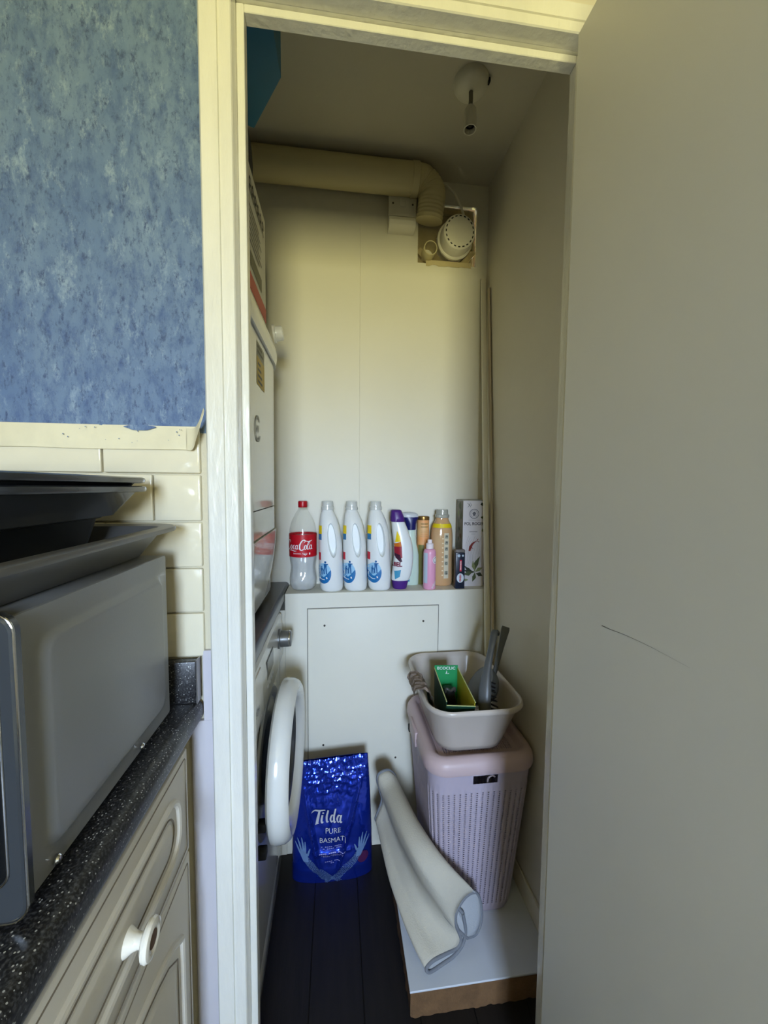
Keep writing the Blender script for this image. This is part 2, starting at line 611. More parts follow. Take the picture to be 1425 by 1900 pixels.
bs.build('paint_smears', BLUE, tp, label='blue paint smears on tape', kind='stuff')

# lintel and right side of the kitchen wall, closet shell
struct('wall_front', MB().box(0.112, 0.75, 0.004, WT, 2.04, HC).box(0.75, 1.6, 0.004, WT, 0.0, HC), CREAM_WALL, 0)
struct('wall_closet_left', MB().box(-0.62, -0.56, WT, 0.8, 0, HC), CREAM_WALL, 0)
struct('wall_closet_right', MB().box(XR, XR + 0.05, WT, 0.8, 0, HC), CREAM_WALL, 0)
struct('baseboard_right', MB().box(XR - 0.008, XR, WT, YF, 0.0, 0.135, 0.003), CREAM_WALL)
wb = struct('wall_back', MB().box(-0.6, XR, YB + 0.055, YB + 0.08, 0, HC), BROWN, 0)
HX0, HX1, HZ0, HZ1 = 0.590, 0.806, 2.076, 2.283       # rough hole for the flue
MB().box(-0.6, 0.3838, YB, YB + 0.012, 0, HC).build('panel', WHITE_WALL, wb, smooth=0)
pr = MB().box(0.3842, HX0, YB, YB + 0.012, 0, HC).box(HX1, XR, YB, YB + 0.012, 0, HC).box(HX0, HX1, YB, YB + 0.012, 0, HZ0).box(HX0, HX1, YB, YB + 0.012, HZ1, HC)
pr.build('panel', WHITE_WALL, wb, smooth=0)
# boxed-in ledge
bx = struct('wall_ledge', MB().box(0.131, XR, YF, YB, 0.0, 0.915, 0.002, 2).box(-0.2, 0.131, YF, YB, 0.0, 0.86), WHITE_WALL, 0)
ap = MB().box(0.206, 0.652, YF - 0.004, YF + 0.001, 0.02, 0.862, 0.002, 2).build('access_panel', WHITE_WALL, bx)
MB().box(0.2035, 0.6545, YF - 0.0008, YF + 0.001, 0.02, 0.8645).build('panel_gap', mat('panel_gap', (120, 116, 108), 0.8), bx, smooth=0)
for (x, z) in ((0.261, 0.805), (0.599, 0.809), (0.256, 0.388), (0.506, 0.323)):
    sc_ = MB()
    sc_.lathe([(0.0036, 0), (0.0036, 0.0008), (0.0016, 0.0014)], 14).xform(Matrix.Translation((x, YF - 0.0042, z)) @ Matrix.Rotation(R(90), 4, 'X'))
    sc_.build('screw', mat('screw_dark', (70, 64, 56), 0.5, metal=0.6), ap)

# door frame: architraves, lining, stop
def frame_profile(y_face):
    # from outer edge to inner edge of an architrave, as (across, depth)
    return [(0.0, 0.004), (0.0, y_face + 0.004), (0.003, y_face), (0.0275, y_face), (0.0285, y_face + 0.0035), (0.0315, y_face + 0.0035),
            (0.0325, y_face - 0.001), (0.0475, y_face - 0.001), (0.049, y_face + 0.001), (0.049, 0.004)]
pf = frame_profile(-0.02)
def up(xfun, z0, z1, n=1):
    return [[(xfun(a), d, z0) for a, d in pf], [(xfun(a), d, z1) for a, d in pf]]
struct('trim_1', MB().loft(up(lambda a: 0.096 + a, 0.0, 2.069)), GLOSS_W)
struct('trim_2', MB().loft(up(lambda a: 0.775 - a, 0.0, 2.069)), GLOSS_W)
hd = [[(x, d, 2.069 - a) for a, d in pf] for x in (0.1455, 0.7255)]
struct('trim_3', MB().loft(hd), GLOSS_W)
# lining (jambs and head) with door stop
struct('trim_4', MB().box(0.112, 0.145, 0.0041, WT, 0, 2.05, 0.001, 1), GLOSS_W)
struct('trim_5', MB().box(0.726, 0.757, 0.0041, WT, 0, 2.05, 0.001, 1), GLOSS_W)
struct('trim_6', MB().box(0.1455, 0.7255, 0.0041, WT, 2.020, 2.05, 0.001, 1), GLOSS_W)
struct('trim_7', MB().box(0.1452, 0.157, 0.010, 0.030, 0, 2.0195, 0.001, 1), GLOSS_W)
struct('trim_8', MB().box(0.714, 0.7258, 0.010, 0.030, 0, 2.0195, 0.001, 1), GLOSS_W)
struct('trim_9', MB().box(0.1572, 0.7138, 0.010, 0.030, 2.007, 2.0195, 0.001, 1), GLOSS_W)

# the open cupboard door on the right
dr = struct('door_1', MB().box(0.680, 0.715, -0.612, -0.046, 0.012, 1.988, 0.0015, 1), DOOR_P, 30)
for z in (0.25, 1.74):
    MB().lathe([(0.0045, -0.045), (0.0045, 0.045)], 12, 0.7105, -0.0405, z).build('hinge', CHROME, dr)
sm = MB()
stroke_on(sm, [(-0.161, 1.0735), (-0.180, 1.0745), (-0.205, 1.0770), (-0.245, 1.0785), (-0.30, 1.0775)], [0.0012, 0.0007, 0.0005, 0.0003, 0.0001], lambda x, y: (0.6796, x, y), 6)
sm.build('scuff_mark', mat('scuff', (84, 80, 72), 0.7), dr, smooth=0, label='thin dark scuff mark')

# the rest of the kitchen behind the camera
struct('wall_kitchen_left', MB().box(-1.75, -1.7, -2.95, 0.06, 0, HC), CREAM_WALL, 0)
struct('wall_kitchen_right', MB().box(1.6, 1.65, -2.95, 0.06, 0, HC), CREAM_WALL, 0)
W = WIN
struct('wall_kitchen_rear', MB().box(-1.75, W['x0'], W['y'] - 0.08, W['y'], 0, HC).box(W['x1'], 1.65, W['y'] - 0.08, W['y'], 0, HC)
       .box(W['x0'], W['x1'], W['y'] - 0.08, W['y'], 0, W['z0']).box(W['x0'], W['x1'], W['y'] - 0.08, W['y'], W['z1'], HC), CREAM_WALL, 0)
wf = MB()
for (x0, x1, z0, z1) in ((W['x0'], W['x0'] + 0.04, W['z0'], W['z1']), (W['x1'] - 0.04, W['x1'], W['z0'], W['z1']), (W['x0'], W['x1'], W['z0'], W['z0'] + 0.04), (W['x0'], W['x1'], W['z1'] - 0.04, W['z1'])):
    wf.box(x0, x1, W['y'] - 0.06, W['y'] - 0.02, z0, z1)
struct('window_1', wf, PLASTIC_W, 0)

# ================================================================== KITCHEN SIDE
# worktop with upstand
wk = thing('worktop', 'black speckled kitchen worktop with upstand running up to the door frame', 'worktop', (-0.3, -0.8, 0.875))
prof = [(-0.55, 0.875), (0.064, 0.875)] + [(0.064 + 0.014 * math.sin(a), 0.889 - 0.014 * math.cos(a)) for a in [R(15 * k) for k in range(1, 7)]] + \
       [(0.078, 0.899)] + [(0.064 + 0.014 * math.cos(a), 0.901 + 0.014 * math.sin(a)) for a in [R(15 * k) for k in range(0, 7)]] + [(-0.55, 0.915)]
MB().loft([[(x, y, z) for x, z in prof] for y in (-1.9, -0.0052)]).build('slab', GRANITE, wk)
MB().box(-0.55, 0.0735, -0.022, -0.0052, 0.9152, 0.985, 0.002, 2).build('upstand', GRANITE, wk)
MB().box(0.0737, 0.0760, -0.0225, -0.0052, 0.9152, 0.9875, 0.0006, 1).build('end_cap', mat('metal_strip', (150, 148, 146), 0.3, metal=0.8), wk)

# base cabinet
cb = thing('base_cabinet', 'cream kitchen base cabinet with drawer and arched door under the black worktop', 'cabinet', (-0.2, -0.35, 0.0))
MB().box(-0.5, 0.0535, -0.66, -0.058, 0.10, 0.8745).build('carcass', CABINET, cb, smooth=0)
def raised_front(y0, y1, z0, z1, name, arch=False):
    """a panelled front facing +X"""
    f = MB().box(0.0540, 0.0720, y0, y1, z0, z1, 0.003, 2)
    o = f.build(name, CABINET, cb)
    def loop(inset, arc):
        a0, a1, b0, b1 = y0 + inset, y1 - inset, z0 + inset, z1 - inset
        pts = []
        n = 14
        if arc:
            sh = 0.06
            pts += [(a0, b0), (a1, b0), (a1, b1 - sh)]
            for k in range(n + 1):
                t = k / n
                yy = a1 + (a0 - a1) * t
                zz = b1 - sh + sh * (math.sin(PI * t) ** 0.6) * 0.95
                pts.append((yy, zz))
        else:
            r = 0.004 if inset < 0.02 else min(0.03, (b1 - b0) / 2 - 0.002)
            pts = []
            for q in rrect(a1 - a0, b1 - b0, r, 6, (a0 + a1) / 2, (b0 + b1) / 2):
                pts.append(q)
        return [(0.0722, y, z) for y, z in pts]
    # edge and inner grooves as dark beads, shade in their colour; raised ogee frame
    for inset, rad, arc, nm in ((0.010, 0.0009, False, 'edge_shade'), (0.040, 0.0050, arch, 'moulding'), (0.0545, 0.0011, arch, 'groove_shade')):
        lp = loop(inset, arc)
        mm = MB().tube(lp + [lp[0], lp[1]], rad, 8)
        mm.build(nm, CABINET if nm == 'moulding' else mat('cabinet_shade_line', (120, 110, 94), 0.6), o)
    lp = loop(0.060, arch)
    cen = (sum(p[1] for p in lp) / len(lp), sum(p[2] for p in lp) / len(lp))
    inner = [(0.0755, cen[0] + (p[1] - cen[0]) * (0.96 if not arch else 0.93), cen[1] + (p[2] - cen[1]) * (0.8 if not arch else 0.94)) for p in lp]
    MB().loft([lp, inner], False, True).build('raised_field', CABINET, o)
    return o
dw = raised_front(-0.560, -0.060, 0.704, 0.868, 'drawer_front')
raised_front(-0.560, -0.060, 0.125, 0.700, 'door', True)
# mushroom knob on the drawer (axis +X)
kp = [(0.0135, 0.0), (0.0125, 0.002), (0.0085, 0.008), (0.0072, 0.013), (0.0085, 0.0165), (0.015, 0.018), (0.0185, 0.0205), (0.0193, 0.0235), (0.0180, 0.0265), (0.0135, 0.0280), (0.0105, 0.0272), (0.0085, 0.0262)]
kn = MB().lathe(kp, 36).xform(Matrix.Translation((0.0752, -0.243, 0.775)) @ Matrix.Rotation(R(90), 4, 'Y'))
kn.xform(Matrix.Identity(4))
ko = kn.build('knob', CERAMIC, dw)
MB().lathe([(0.0086, 0.0), (0.0084, 0.0006), (0.003, 0.0012)], 24).xform(Matrix.Translation((0.1012, -0.243, 0.775)) @ Matrix.Rotation(R(90), 4, 'Y')).build('knob_inlay', mat('brown_inlay', (92, 66, 40), 0.5), ko)

# microwave
mw = thing('microwave', 'grey metal microwave oven standing on the black kitchen worktop', 'microwave', (-0.19, -0.2, 0.9155))
MB().box(-0.43, 0.0465, -0.333, -0.058, 0.925, 1.167, 0.003, 2).build('body', MWGREY, mw)
# embossed side panel: raised rim, recessed field
y0, y1, z0, z1 = -0.333, -0.058, 0.925, 1.167
def rr3(w, d, r, x, cy, cz, n=6):
    return [(x, cy + a, cz + b) for a, b in rrect(w, d, r, n)]
cy, cz = (y0 + y1) / 2, (z0 + z1) / 2
sp_ = MB().loft([rr3(0.2749, 0.2419, 0.004, 0.0466, cy, cz), rr3(0.2730, 0.2400, 0.004, 0.0480, cy, cz), rr3(0.238, 0.202, 0.020, 0.0482, cy, cz - 0.002), rr3(0.230, 0.194, 0.018, 0.0500, cy, cz - 0.002), rr3(0.220, 0.186, 0.016, 0.0535, cy + 0.002, cz - 0.002), rr3(0.214, 0.180, 0.014, 0.0545, cy + 0.002, cz - 0.002)], False, True)
sp_.build('side_panel', MWGREY, mw)
fp = MB().loft([[(x, -0.3335, z) for x, z in rrect(0.490, 0.250, 0.014, 6, -0.190, 1.046)], [(x, -0.3400, z) for x, z in rrect(0.492, 0.252, 0.015, 6, -0.190, 1.046)],
                [(x, -0.3425, z) for x, z in rrect(0.486, 0.246, 0.013, 6, -0.190, 1.046)]])
fo = fp.build('front_frame', MWDARK, mw)
lp = [(x, -0.3412, z) for x, z in rrect(0.4915, 0.2515, 0.015, 6, -0.190, 1.046)]
MB().tube(lp + lp[:2], 0.0011, 8).build('chrome_rim', CHROME, fo)
lp = [(x, -0.3430, z) for x, z in rrect(0.468, 0.190, 0.014, 6, -0.190, 1.046)]
MB().tube(lp + lp[:2], 0.0010, 8).build('window_rim', CHROME, fo)
MB().loft([[(x, -0.3424, z) for x, z in rrect(0.466, 0.188, 0.013, 6, -0.190, 1.046)], [(x, -0.3432, z) for x, z in rrect(0.462, 0.184, 0.012, 6, -0.190, 1.046)]]).build('door_glass', mat('black_glass', (16, 18, 20), 0.06), fo)
for (y, z) in ((-0.147, 0.931), (-0.300, 0.931)):
    MB().lathe([(0.0042, 0), (0.0042, 0.001), (0.0030, 0.0026), (0.001, 0.003)], 16).xform(Matrix.Translation((0.0498, y, z + 0.001)) @ Matrix.Rotation(R(90), 4, 'Y')).build('screw', CHROME, mw)
for (x, y) in ((0.02, -0.30), (0.02, -0.09), (-0.38, -0.30), (-0.38, -0.09)):
    MB().lathe([(0.010, 0), (0.012, 0.0095)], 14, x, y, 0.9155).build('foot', DARKGAP, mw)

# trays stacked on the microwave
def tray(name, label, x0, x1, y0, y1, zb, zt, rim, inset, m, rc=0.03, lip=0.0, foot=0.0, thick=0.0022):
    t = thing(name, label, 'baking tray', ((x0 + x1) / 2, (y0 + y1) / 2, zb), 'baking trays stacked on the microwave')
    cx, cy = (x0 + x1) / 2, (y0 + y1) / 2
    w, d = x1 - x0, y1 - y0
    def ring(ins, z, r):
        return [(x, y, z) for x, y in rrect(w - 2 * ins, d - 2 * ins, max(r, 0.004), 7, cx, cy)]
    MB().loft([ring(rim + inset + thick, zb + thick, rc - 0.012), ring(rim + thick, zt - 0.001, rc), ring(0.003, zt + 0.0010, rc + rim), ring(0.0005, zt - 0.0005, rc + rim), ring(0.0, zt - 0.0035, rc + rim), ring(0.001, zt - 0.0065, rc + rim), ring(0.004, zt - 0.0075, rc + rim), ring(rim - 0.001, zt - 0.0055, rc), ring(rim + inset, zb, rc - 0.012)]).build('pan', m, t)
    if lip:
        for s in (-1, 1):
            hm = MB()
            pts = [(cx + s * (w / 2 - 0.001), cy - 0.06, zt - 0.0025), (cx + s * (w / 2 + lip * 0.9), cy - 0.045, zt - 0.0015), (cx + s * (w / 2 + lip), cy, zt - 0.0015),
                   (cx + s * (w / 2 + lip * 0.9), cy + 0.045, zt - 0.0015), (cx + s * (w / 2 - 0.001), cy + 0.06, zt - 0.0025)]
            c = catmull(pts, 6)
            base = [(cx + s * (w / 2 - 0.003), p.y, p.z) for p in c]
            hm.loft([[(p.x, p.y, p.z + 0.0018) for p in c], [Vector(b) + Vector((0, 0, 0.0018)) for b in base], [Vector(b) - Vector((0, 0, 0.0018)) for b in base], [(p.x, p.y, p.z - 0.0018) for p in c]], False, False, close=False)
            hm.build('lip_handle', m, t)
    return t
t4 = tray('roasting_tray', 'large grey roasting tray, lowest in the stack on the microwave', -0.36, 0.066, -0.395, -0.030, 1.1685, 1.2105, 0.020, 0.024, TINGREY, 0.02)
t3 = tray('oven_tray', 'burnt black oven tray with crumpled foil, second from the bottom of the stack', -0.34, -0.005, -0.375, -0.085, 1.1715, 1.2335, 0.008, 0.015, ENAMEL2, 0.03)
fm = MB()
random.seed(11)
pts = catmull([(-0.30, -0.10, 1.2355), (-0.2, -0.096, 1.2365), (-0.1, -0.0955, 1.236), (-0.03, -0.0965, 1.2365), (-0.012, -0.108, 1.237), (-0.0105, -0.17, 1.236), (-0.0115, -0.30, 1.2355)], 10)
fm.tube([p + Vector((random.uniform(-.001, .001), random.uniform(-.001, .001), random.uniform(-.0008, .0012))) for p in pts], [0.0022 + random.random() * 0.0022 for _ in pts], 7)
fm.build('foil_edge', FOIL, t3, smooth=20)
t2 = tray('roasting_tin', 'deep black enamel roasting tin with thin rim, under the top tin', -0.33, 0.035, -0.335, -0.052, 1.2290, 1.2680, 0.013, 0.024, ENAMEL, 0.022)
t1 = tray('roasting_tin', 'black enamel roasting tin on top of the tray stack', -0.332, 0.0325, -0.338, -0.050, 1.2420, 1.2800, 0.013, 0.026, ENAMEL, 0.022)


# ================================================================== APPLIANCES IN THE CUPBOARD
# dark worktop over the washing machine
cw = thing('worktop', 'plain dark worktop over the washing machine, carrying the dryer', 'worktop', (-0.2, 0.4, 0.885))
prof = [(-0.55, 0.885), (0.118, 0.885)] + [(0.118 + 0.012 * math.sin(R(18 * k)), 0.897 - 0.012 * math.cos(R(18 * k))) for k in range(1, 6)] + \
       [(0.118 + 0.012 * math.cos(R(18 * k)), 0.913 + 0.012 * math.sin(R(18 * k))) for k in range(0, 6)] + [(-0.55, 0.925)]
MB().loft([[(x, y, z) for x, z in prof] for y in (0.06, 0.745)]).build('slab', mat('charcoal_laminate', (38, 36, 36), 0.3, coat=0.2), cw)
MB().box(-0.55, 0.110, 0.10, 0.60, 0.868, 0.8848).build('batten', CREAM_WALL, cw, smooth=0)

# washing machine (front faces +X)
WX = 0.118
wm = thing('washing_machine', 'white front-loading washing machine with its round door ajar, under the dark worktop', 'washing machine', (-0.18, 0.33, 0.0))
MB().box(-0.46, WX - 0.012, 0.055, 0.598, 0.004, 0.862, 0.012, 3).build('body', APPL, wm)
# front: lower sheet with slightly curved face
fr = []
for z in [0.10 + 0.61 * k / 10 for k in range(11)]:
    bul = 0.004 * math.sin(PI * (z - 0.10) / 0.61)
    fr.append([(WX - 0.014, 0.058, z), (WX - 0.004, 0.058, z), (WX - 0.001 + bul * 0.5, 0.068, z), (WX + bul, 0.20, z), (WX + bul, 0.46, z), (WX - 0.001 + bul * 0.5, 0.588, z), (WX - 0.004, 0.596, z), (WX - 0.014, 0.596, z)])
MB().loft(fr).build('front_panel', APPL, wm)
MB().box(WX - 0.012, WX - 0.001, 0.06, 0.594, 0.012, 0.094, 0.004, 2).build('kick_panel', APPL, wm)
# control fascia, leaning forward a little
fz = [(WX - 0.014, 0.716), (WX + 0.004, 0.716), (WX + 0.009, 0.724), (WX + 0.008, 0.80), (WX + 0.004, 0.856), (WX - 0.002, 0.862), (WX - 0.014, 0.862)]
fc = MB().loft([[(x, 0.057, z) for x, z in fz], [(x, 0.597, z) for x, z in fz]]).build('control_panel', APPL, wm)
# detergent drawer at the near end; a greyer block paints the shade of a finger recess
dz = [(WX + 0.003, 0.732), (WX + 0.0118, 0.732), (WX + 0.0125, 0.740), (WX + 0.0105, 0.80), (WX + 0.0068, 0.846), (WX + 0.003, 0.848)]
dd = MB().loft([[(x, 0.063, z) for x, z in dz], [(x, 0.245, z) for x, z in dz]]).build('detergent_drawer', APPL, wm)
MB().box(WX + 0.0095, WX + 0.0130, 0.09, 0.22, 0.735, 0.750, 0.003, 2).build('grip_shade', mat('appliance_shade', (176, 176, 172), 0.3), dd)
lt = MB()
text_on(lt, 'BOSCH', 0.020, lambda x, y: (WX + 0.0112 - (y) * 0.02 + 0.001, 0.165 + x, 0.775 + y), bold=0.0004)
lt.build('lettering', mat('grey_ink', (96, 98, 100), 0.4), dd, smooth=0)
# display and buttons
ds = MB().box(WX + 0.0055, WX + 0.0085, 0.315, 0.415, 0.775, 0.825, 0.002, 1).build('display', mat('display_glass', (60, 64, 66), 0.1), fc)
for k in range(4):
    MB().box(WX + 0.006, WX + 0.0098, 0.318 + k * 0.025, 0.334 + k * 0.025, 0.752, 0.760, 0.002, 1).build('button', mat('button_grey', (150, 150, 148), 0.4), fc)
kb = MB().lathe([(0.0300, 0.0), (0.0300, 0.006), (0.0250, 0.008), (0.0240, 0.036), (0.0225, 0.039), (0.017, 0.0395)], 40).xform(Matrix.Translation((WX + 0.0055, 0.525, 0.802)) @ Matrix.Rotation(R(90), 4, 'Y'))
ko = kb.build('programme_dial', APPL_G, wm)
MB().lathe([(0.0244, 0.0325), (0.0248, 0.0335), (0.0248, 0.0355), (0.0242, 0.0365)], 40).xform(Matrix.Translation((WX + 0.0055, 0.525, 0.802)) @ Matrix.Rotation(R(90), 4, 'Y')).build('chrome_ring', CHROME, ko)
# porthole in the front
ph = MB().lathe([(0.178, 0.0), (0.172, 0.005), (0.155, 0.005), (0.145, -0.004)], 56, cap0=False, cap1=False).xform(Matrix.Translation((WX + 0.003, 0.350, 0.552)) @ Matrix.Rotation(R(90), 4, 'Y'))
ph.build('porthole_rim', mat('appliance_shade2', (150, 152, 154), 0.35), wm)
MB().lathe([(0.145, -0.003), (0.11, -0.02), (0.02, -0.021)], 48, cap0=False).xform(Matrix.Translation((WX + 0.003, 0.350, 0.552)) @ Matrix.Rotation(R(90), 4, 'Y')).build('door_seal', mat('rubber_grey', (58, 60, 62), 0.5), wm)
# door: thick ring, hinged on the near side, ajar
dprof = [(0.138, 0.004), (0.140, 0.000), (0.180, 0.000), (0.188, 0.005), (0.190, 0.013), (0.187, 0.030), (0.180, 0.040), (0.171, 0.044), (0.160, 0.042), (0.150, 0.034), (0.141, 0.022), (0.136, 0.012)]
M = Matrix.Translation((WX + 0.024, 0.166, 0.552)) @ Matrix.Rotation(R(-1.5), 4, 'Z') @ Matrix.Translation((0, 0.190, 0)) @ Matrix.Rotation(R(90), 4, 'Y') @ Matrix.Diagonal((1, 1, 1.15, 1))
ring = MB().lathe(dprof + [dprof[0]], 72, cap0=False, cap1=False).xform(M)
do = ring.build('door', APPL, wm)
MB().lathe([(0.1395, 0.019), (0.136, 0.024), (0.130, 0.021), (0.128, 0.014)], 64, cap0=False, cap1=False).xform(M).build('inner_ring', mat('door_dark_ring', (64, 66, 70), 0.25), do)
MB().lathe([(0.131, 0.017), (0.120, 0.004), (0.105, -0.022), (0.075, -0.040), (0.01, -0.045)], 56, cap0=False).xform(M).build('door_glass', mat('smoked_glass', (42, 46, 52), 0.05, coat=0.5), do)
for z in (0.505, 0.440):
    MB().box(WX + 0.004, WX + 0.026, 0.176, 0.198, z - 0.010, z + 0.010, 0.003, 2).build('hinge', DARKGAP, wm)

# tumble dryer standing on the worktop, front faces +X
DX = 0.112
dy = thing('tumble_dryer', 'white tumble dryer with curved front standing on the dark worktop', 'dryer', (-0.18, 0.33, 0.925))
MB().box(-0.46, DX - 0.016, 0.062, 0.560, 0.940, 1.690, 0.010, 3).build('body', APPL, dy)
def curved_front(z0, z1, dx0, dx1, ya=0.066, yb=0.558, nz=8, round_=0.028, bulge=None):
    """front skin curved in plan: flat middle, rounded towards both ends"""
    rows_ = []
    for k in range(nz + 1):
        z = z0 + (z1 - z0) * k / nz
        d = dx0 + (dx1 - dx0) * k / nz
        if bulge: d += bulge(k / nz)
        r = []
        N = 18
        for i in range(N + 1):
            t = i / N
            y = ya + (yb - ya) * t
            e = min(t, 1 - t) / 0.5
            x = DX + d - round_ * (1 - min(1, e / 0.42)) ** 2.2
            r.append((x, y, z))
        rows_.append([(DX - 0.016, ya, z)] + r + [(DX - 0.016, yb, z)])
    return MB().loft(rows_)
curved_front(1.216, 1.604, 0.012, 0.014).build('door', APPL, dy)
tf = curved_front(1.609, 1.690, 0.020, 0.004, nz=10, bulge=lambda t: 0.010 * math.sin(PI * min(1, t * 1.1)) ).build('control_fascia', APPL, dy)
lf = curved_front(1.151, 1.2135, 0.012, 0.012).build('lower_strip', APPL, dy)
curved_front(0.955, 1.1485, -0.014, 0.012, nz=10, bulge=lambda t: 0.008 * math.sin(PI * t * 0.8)).build('plinth_panel', APPL, dy)
curved_front(1.2136, 1.2159, 0.0075, 0.0075, nz=1).build('seam', DARKGAP, dy)
curved_front(1.1486, 1.1509, 0.0075, 0.0075, nz=1).build('seam', DARKGAP, dy)
curved_front(1.6041, 1.6089, 0.0075, 0.0075, nz=1).build('seam', DARKGAP, dy)
for (x, y) in ((0.06, 0.11), (0.06, 0.51), (-0.42, 0.11), (-0.42, 0.51)):
    MB().lathe([(0.018, 0), (0.016, 0.0152)], 16, x, y, 0.925).build('foot', DARKGAP, dy)
MB().box(-0.45, DX - 0.02, 0.075, 0.55, 1.6902, 1.702, 0.005, 2).build('top_cover', APPL, dy)
kn = MB().lathe([(0.026, 0.0), (0.026, 0.006), (0.021, 0.0075), (0.0195, 0.024), (0.017, 0.027), (0.010, 0.028)], 32).xform(Matrix.Translation((DX + 0.010, 0.500, 1.704)) @ Matrix.Rotation(R(82), 4, 'Y'))
kn.build('timer_knob', APPL, dy)
def onface(off):
    def fn(y, z):
        t = (y - 0.066) / (0.558 - 0.066)
        e = min(t, 1 - t) / 0.5
        return (DX + 0.0130 + off - 0.028 * (1 - min(1, e / 0.42)) ** 2.2, y, z)
    return fn
st = MB(); rect_on(st, 0.235, 0.325, 1.497, 1.560, onface(0.0012), 6, 2)
so = st.build('energy_label', mat('label_yellow', (196, 166, 60), 0.5), dy, smooth=0)
st = MB(); rect_on(st, 0.235, 0.325, 1.560, 1.592, onface(0.0012), 6, 2); st.build('label_header', mat('label_grey', (140, 140, 120), 0.5), so, smooth=0)
st = MB()
for k, (z, w) in enumerate(((1.583, 0.05), (1.571, 0.06), (1.545, 0.03), (1.532, 0.038), (1.519, 0.046), (1.506, 0.05))):
    rect_on(st, 0.245, 0.245 + w, z - 0.003, z + 0.003, onface(0.0018), 4, 1)
st.build('label_print', mat('label_ink', (60, 56, 40), 0.5), so, smooth=0, kind='stuff')
em = MB()
c = circle(0.030, 32, 0.238, 1.398)
stroke_on(em, [(0.238 + 0.026 * math.cos(a), 1.398 + 0.026 * math.sin(a)) for a in [R(40 + 10 * k) for k in range(30)]], 0.007, onface(0.0013), 2)
stroke_on(em, [(0.226, 1.408), (0.232, 1.390), (0.238, 1.404), (0.244, 1.390), (0.250, 1.408)], 0.005, onface(0.0013), 2)
em.build('emblem', mat('grey_ink2', (120, 124, 122), 0.4), dy, smooth=0, kind='stuff', label='round grey emblem')

# things on top of the dryer
pb = thing('paper_carton', 'white printed carton with red bottom stripe standing on the dryer', 'carton', (0.04, 0.35, 1.702))
MB().box(-0.06, 0.108, 0.235, 0.462, 1.7025, 1.985, 0.001, 1).build('box', mat('carton_white', (216, 212, 196), 0.6, var=0.06, vscale=10), pb)
rs = MB().box(0.1078, 0.1088, 0.2352, 0.4618, 1.7155, 1.752).build('red_stripe', mat('carton_red', (190, 46, 34), 0.5), pb, smooth=0)
tx = MB()
for k in range(6):
    yy = 0.262 + k * 0.030
    stroke_on(tx, [(yy, 1.925), (yy + 0.004, 1.952), (yy + 0.016, 1.956), (yy + 0.018, 1.942), (yy + 0.006, 1.938), (yy + 0.019, 1.924)], 0.0055, lambda y, zz: (0.1092, y, zz), 3)
tx.build('heading', BLACK_INK, pb, smooth=0, kind='stuff')
tx = MB()
for k in range(7):
    z = 1.895 - k * 0.0125
    rect_on(tx, 0.262, 0.262 + 0.11 + 0.03 * ((k * 7) % 3) / 2, z - 0.0018, z + 0.0018, lambda y, zz: (0.1091, y, zz), 1, 1)
    rect_on(tx, 0.250, 0.256, z - 0.0025, z + 0.0025, lambda y, zz: (0.1091, y, zz), 1, 1)
tx.build('small_print', mat('print_grey', (104, 100, 88), 0.6), pb, smooth=0, kind='stuff')
tx = MB(); rect_on(tx, 0.270, 0.400, 1.768, 1.800, lambda y, zz: (0.1091, y, zz), 1, 1); tx.build('printed_picture', mat('print_olive', (120, 116, 90), 0.6), pb, smooth=0)
gb = thing('green_pouch', 'dark green pouch in front of the white carton on the dryer', 'pouch', (0.06, 0.18, 1.702))
rg = []
for k in range(9):
    t = k / 8
    w = 0.075 * (1 - 0.25 * t); d = 0.035 * (1 - t) ** 0.6 + 0.004
    rg.append([(0.06 + a * 0.9, 0.175 + b, 1.7025 + 0.15 * t) for a, b in [(y_ * 1.0, x_) for x_, y_ in rrect(w, d * 2, 0.01, 4)]])
MB().loft(rg).build('pouch_body', mat('dark_green_film', (44, 66, 46), 0.4), gb)
bb = thing('storage_bag', 'black storage bag stuffed behind the carton up to the ceiling', 'bag', (0.0, 0.25, 1.9853))
rg = []
for k in range(9):
    t = k / 8
    s_ = 1 + 0.12 * math.sin(PI * t)
    rg.append([(-0.045 + a, 0.270 + b, 1.9855 + 0.205 * t) for a, b in rrect(0.24 * s_, 0.33 * s_, 0.05, 5)])
MB().loft(rg).build('bag_body', mat('black_fabric', (26, 28, 30), 0.7, bump=0.3, bscale=30), bb)
bl = thing('blue_box', 'teal blue flat box lying on the black bag just below the ceiling', 'box', (0.05, 0.3, 2.19))
corners = [(0.172, 0.199), (0.175, 0.300), (0.088, 0.436), (-0.12, 0.36), (-0.05, 0.14)]
cc = Vector((0.05, 0.29, 0))
low = [(x, y, 2.199) for x, y in corners]
MB().loft([[(x * 0.985 + cc.x * 0.015, y * 0.985 + cc.y * 0.015, 2.198) for x, y in corners], low, [(x, y, 2.30) for x, y in corners], [(x * 0.985 + cc.x * 0.015, y * 0.985 + cc.y * 0.015, 2.303) for x, y in corners]]).build('carton', mat('teal_card', (28, 112, 150), 0.55, var=0.1, vscale=10), bl)

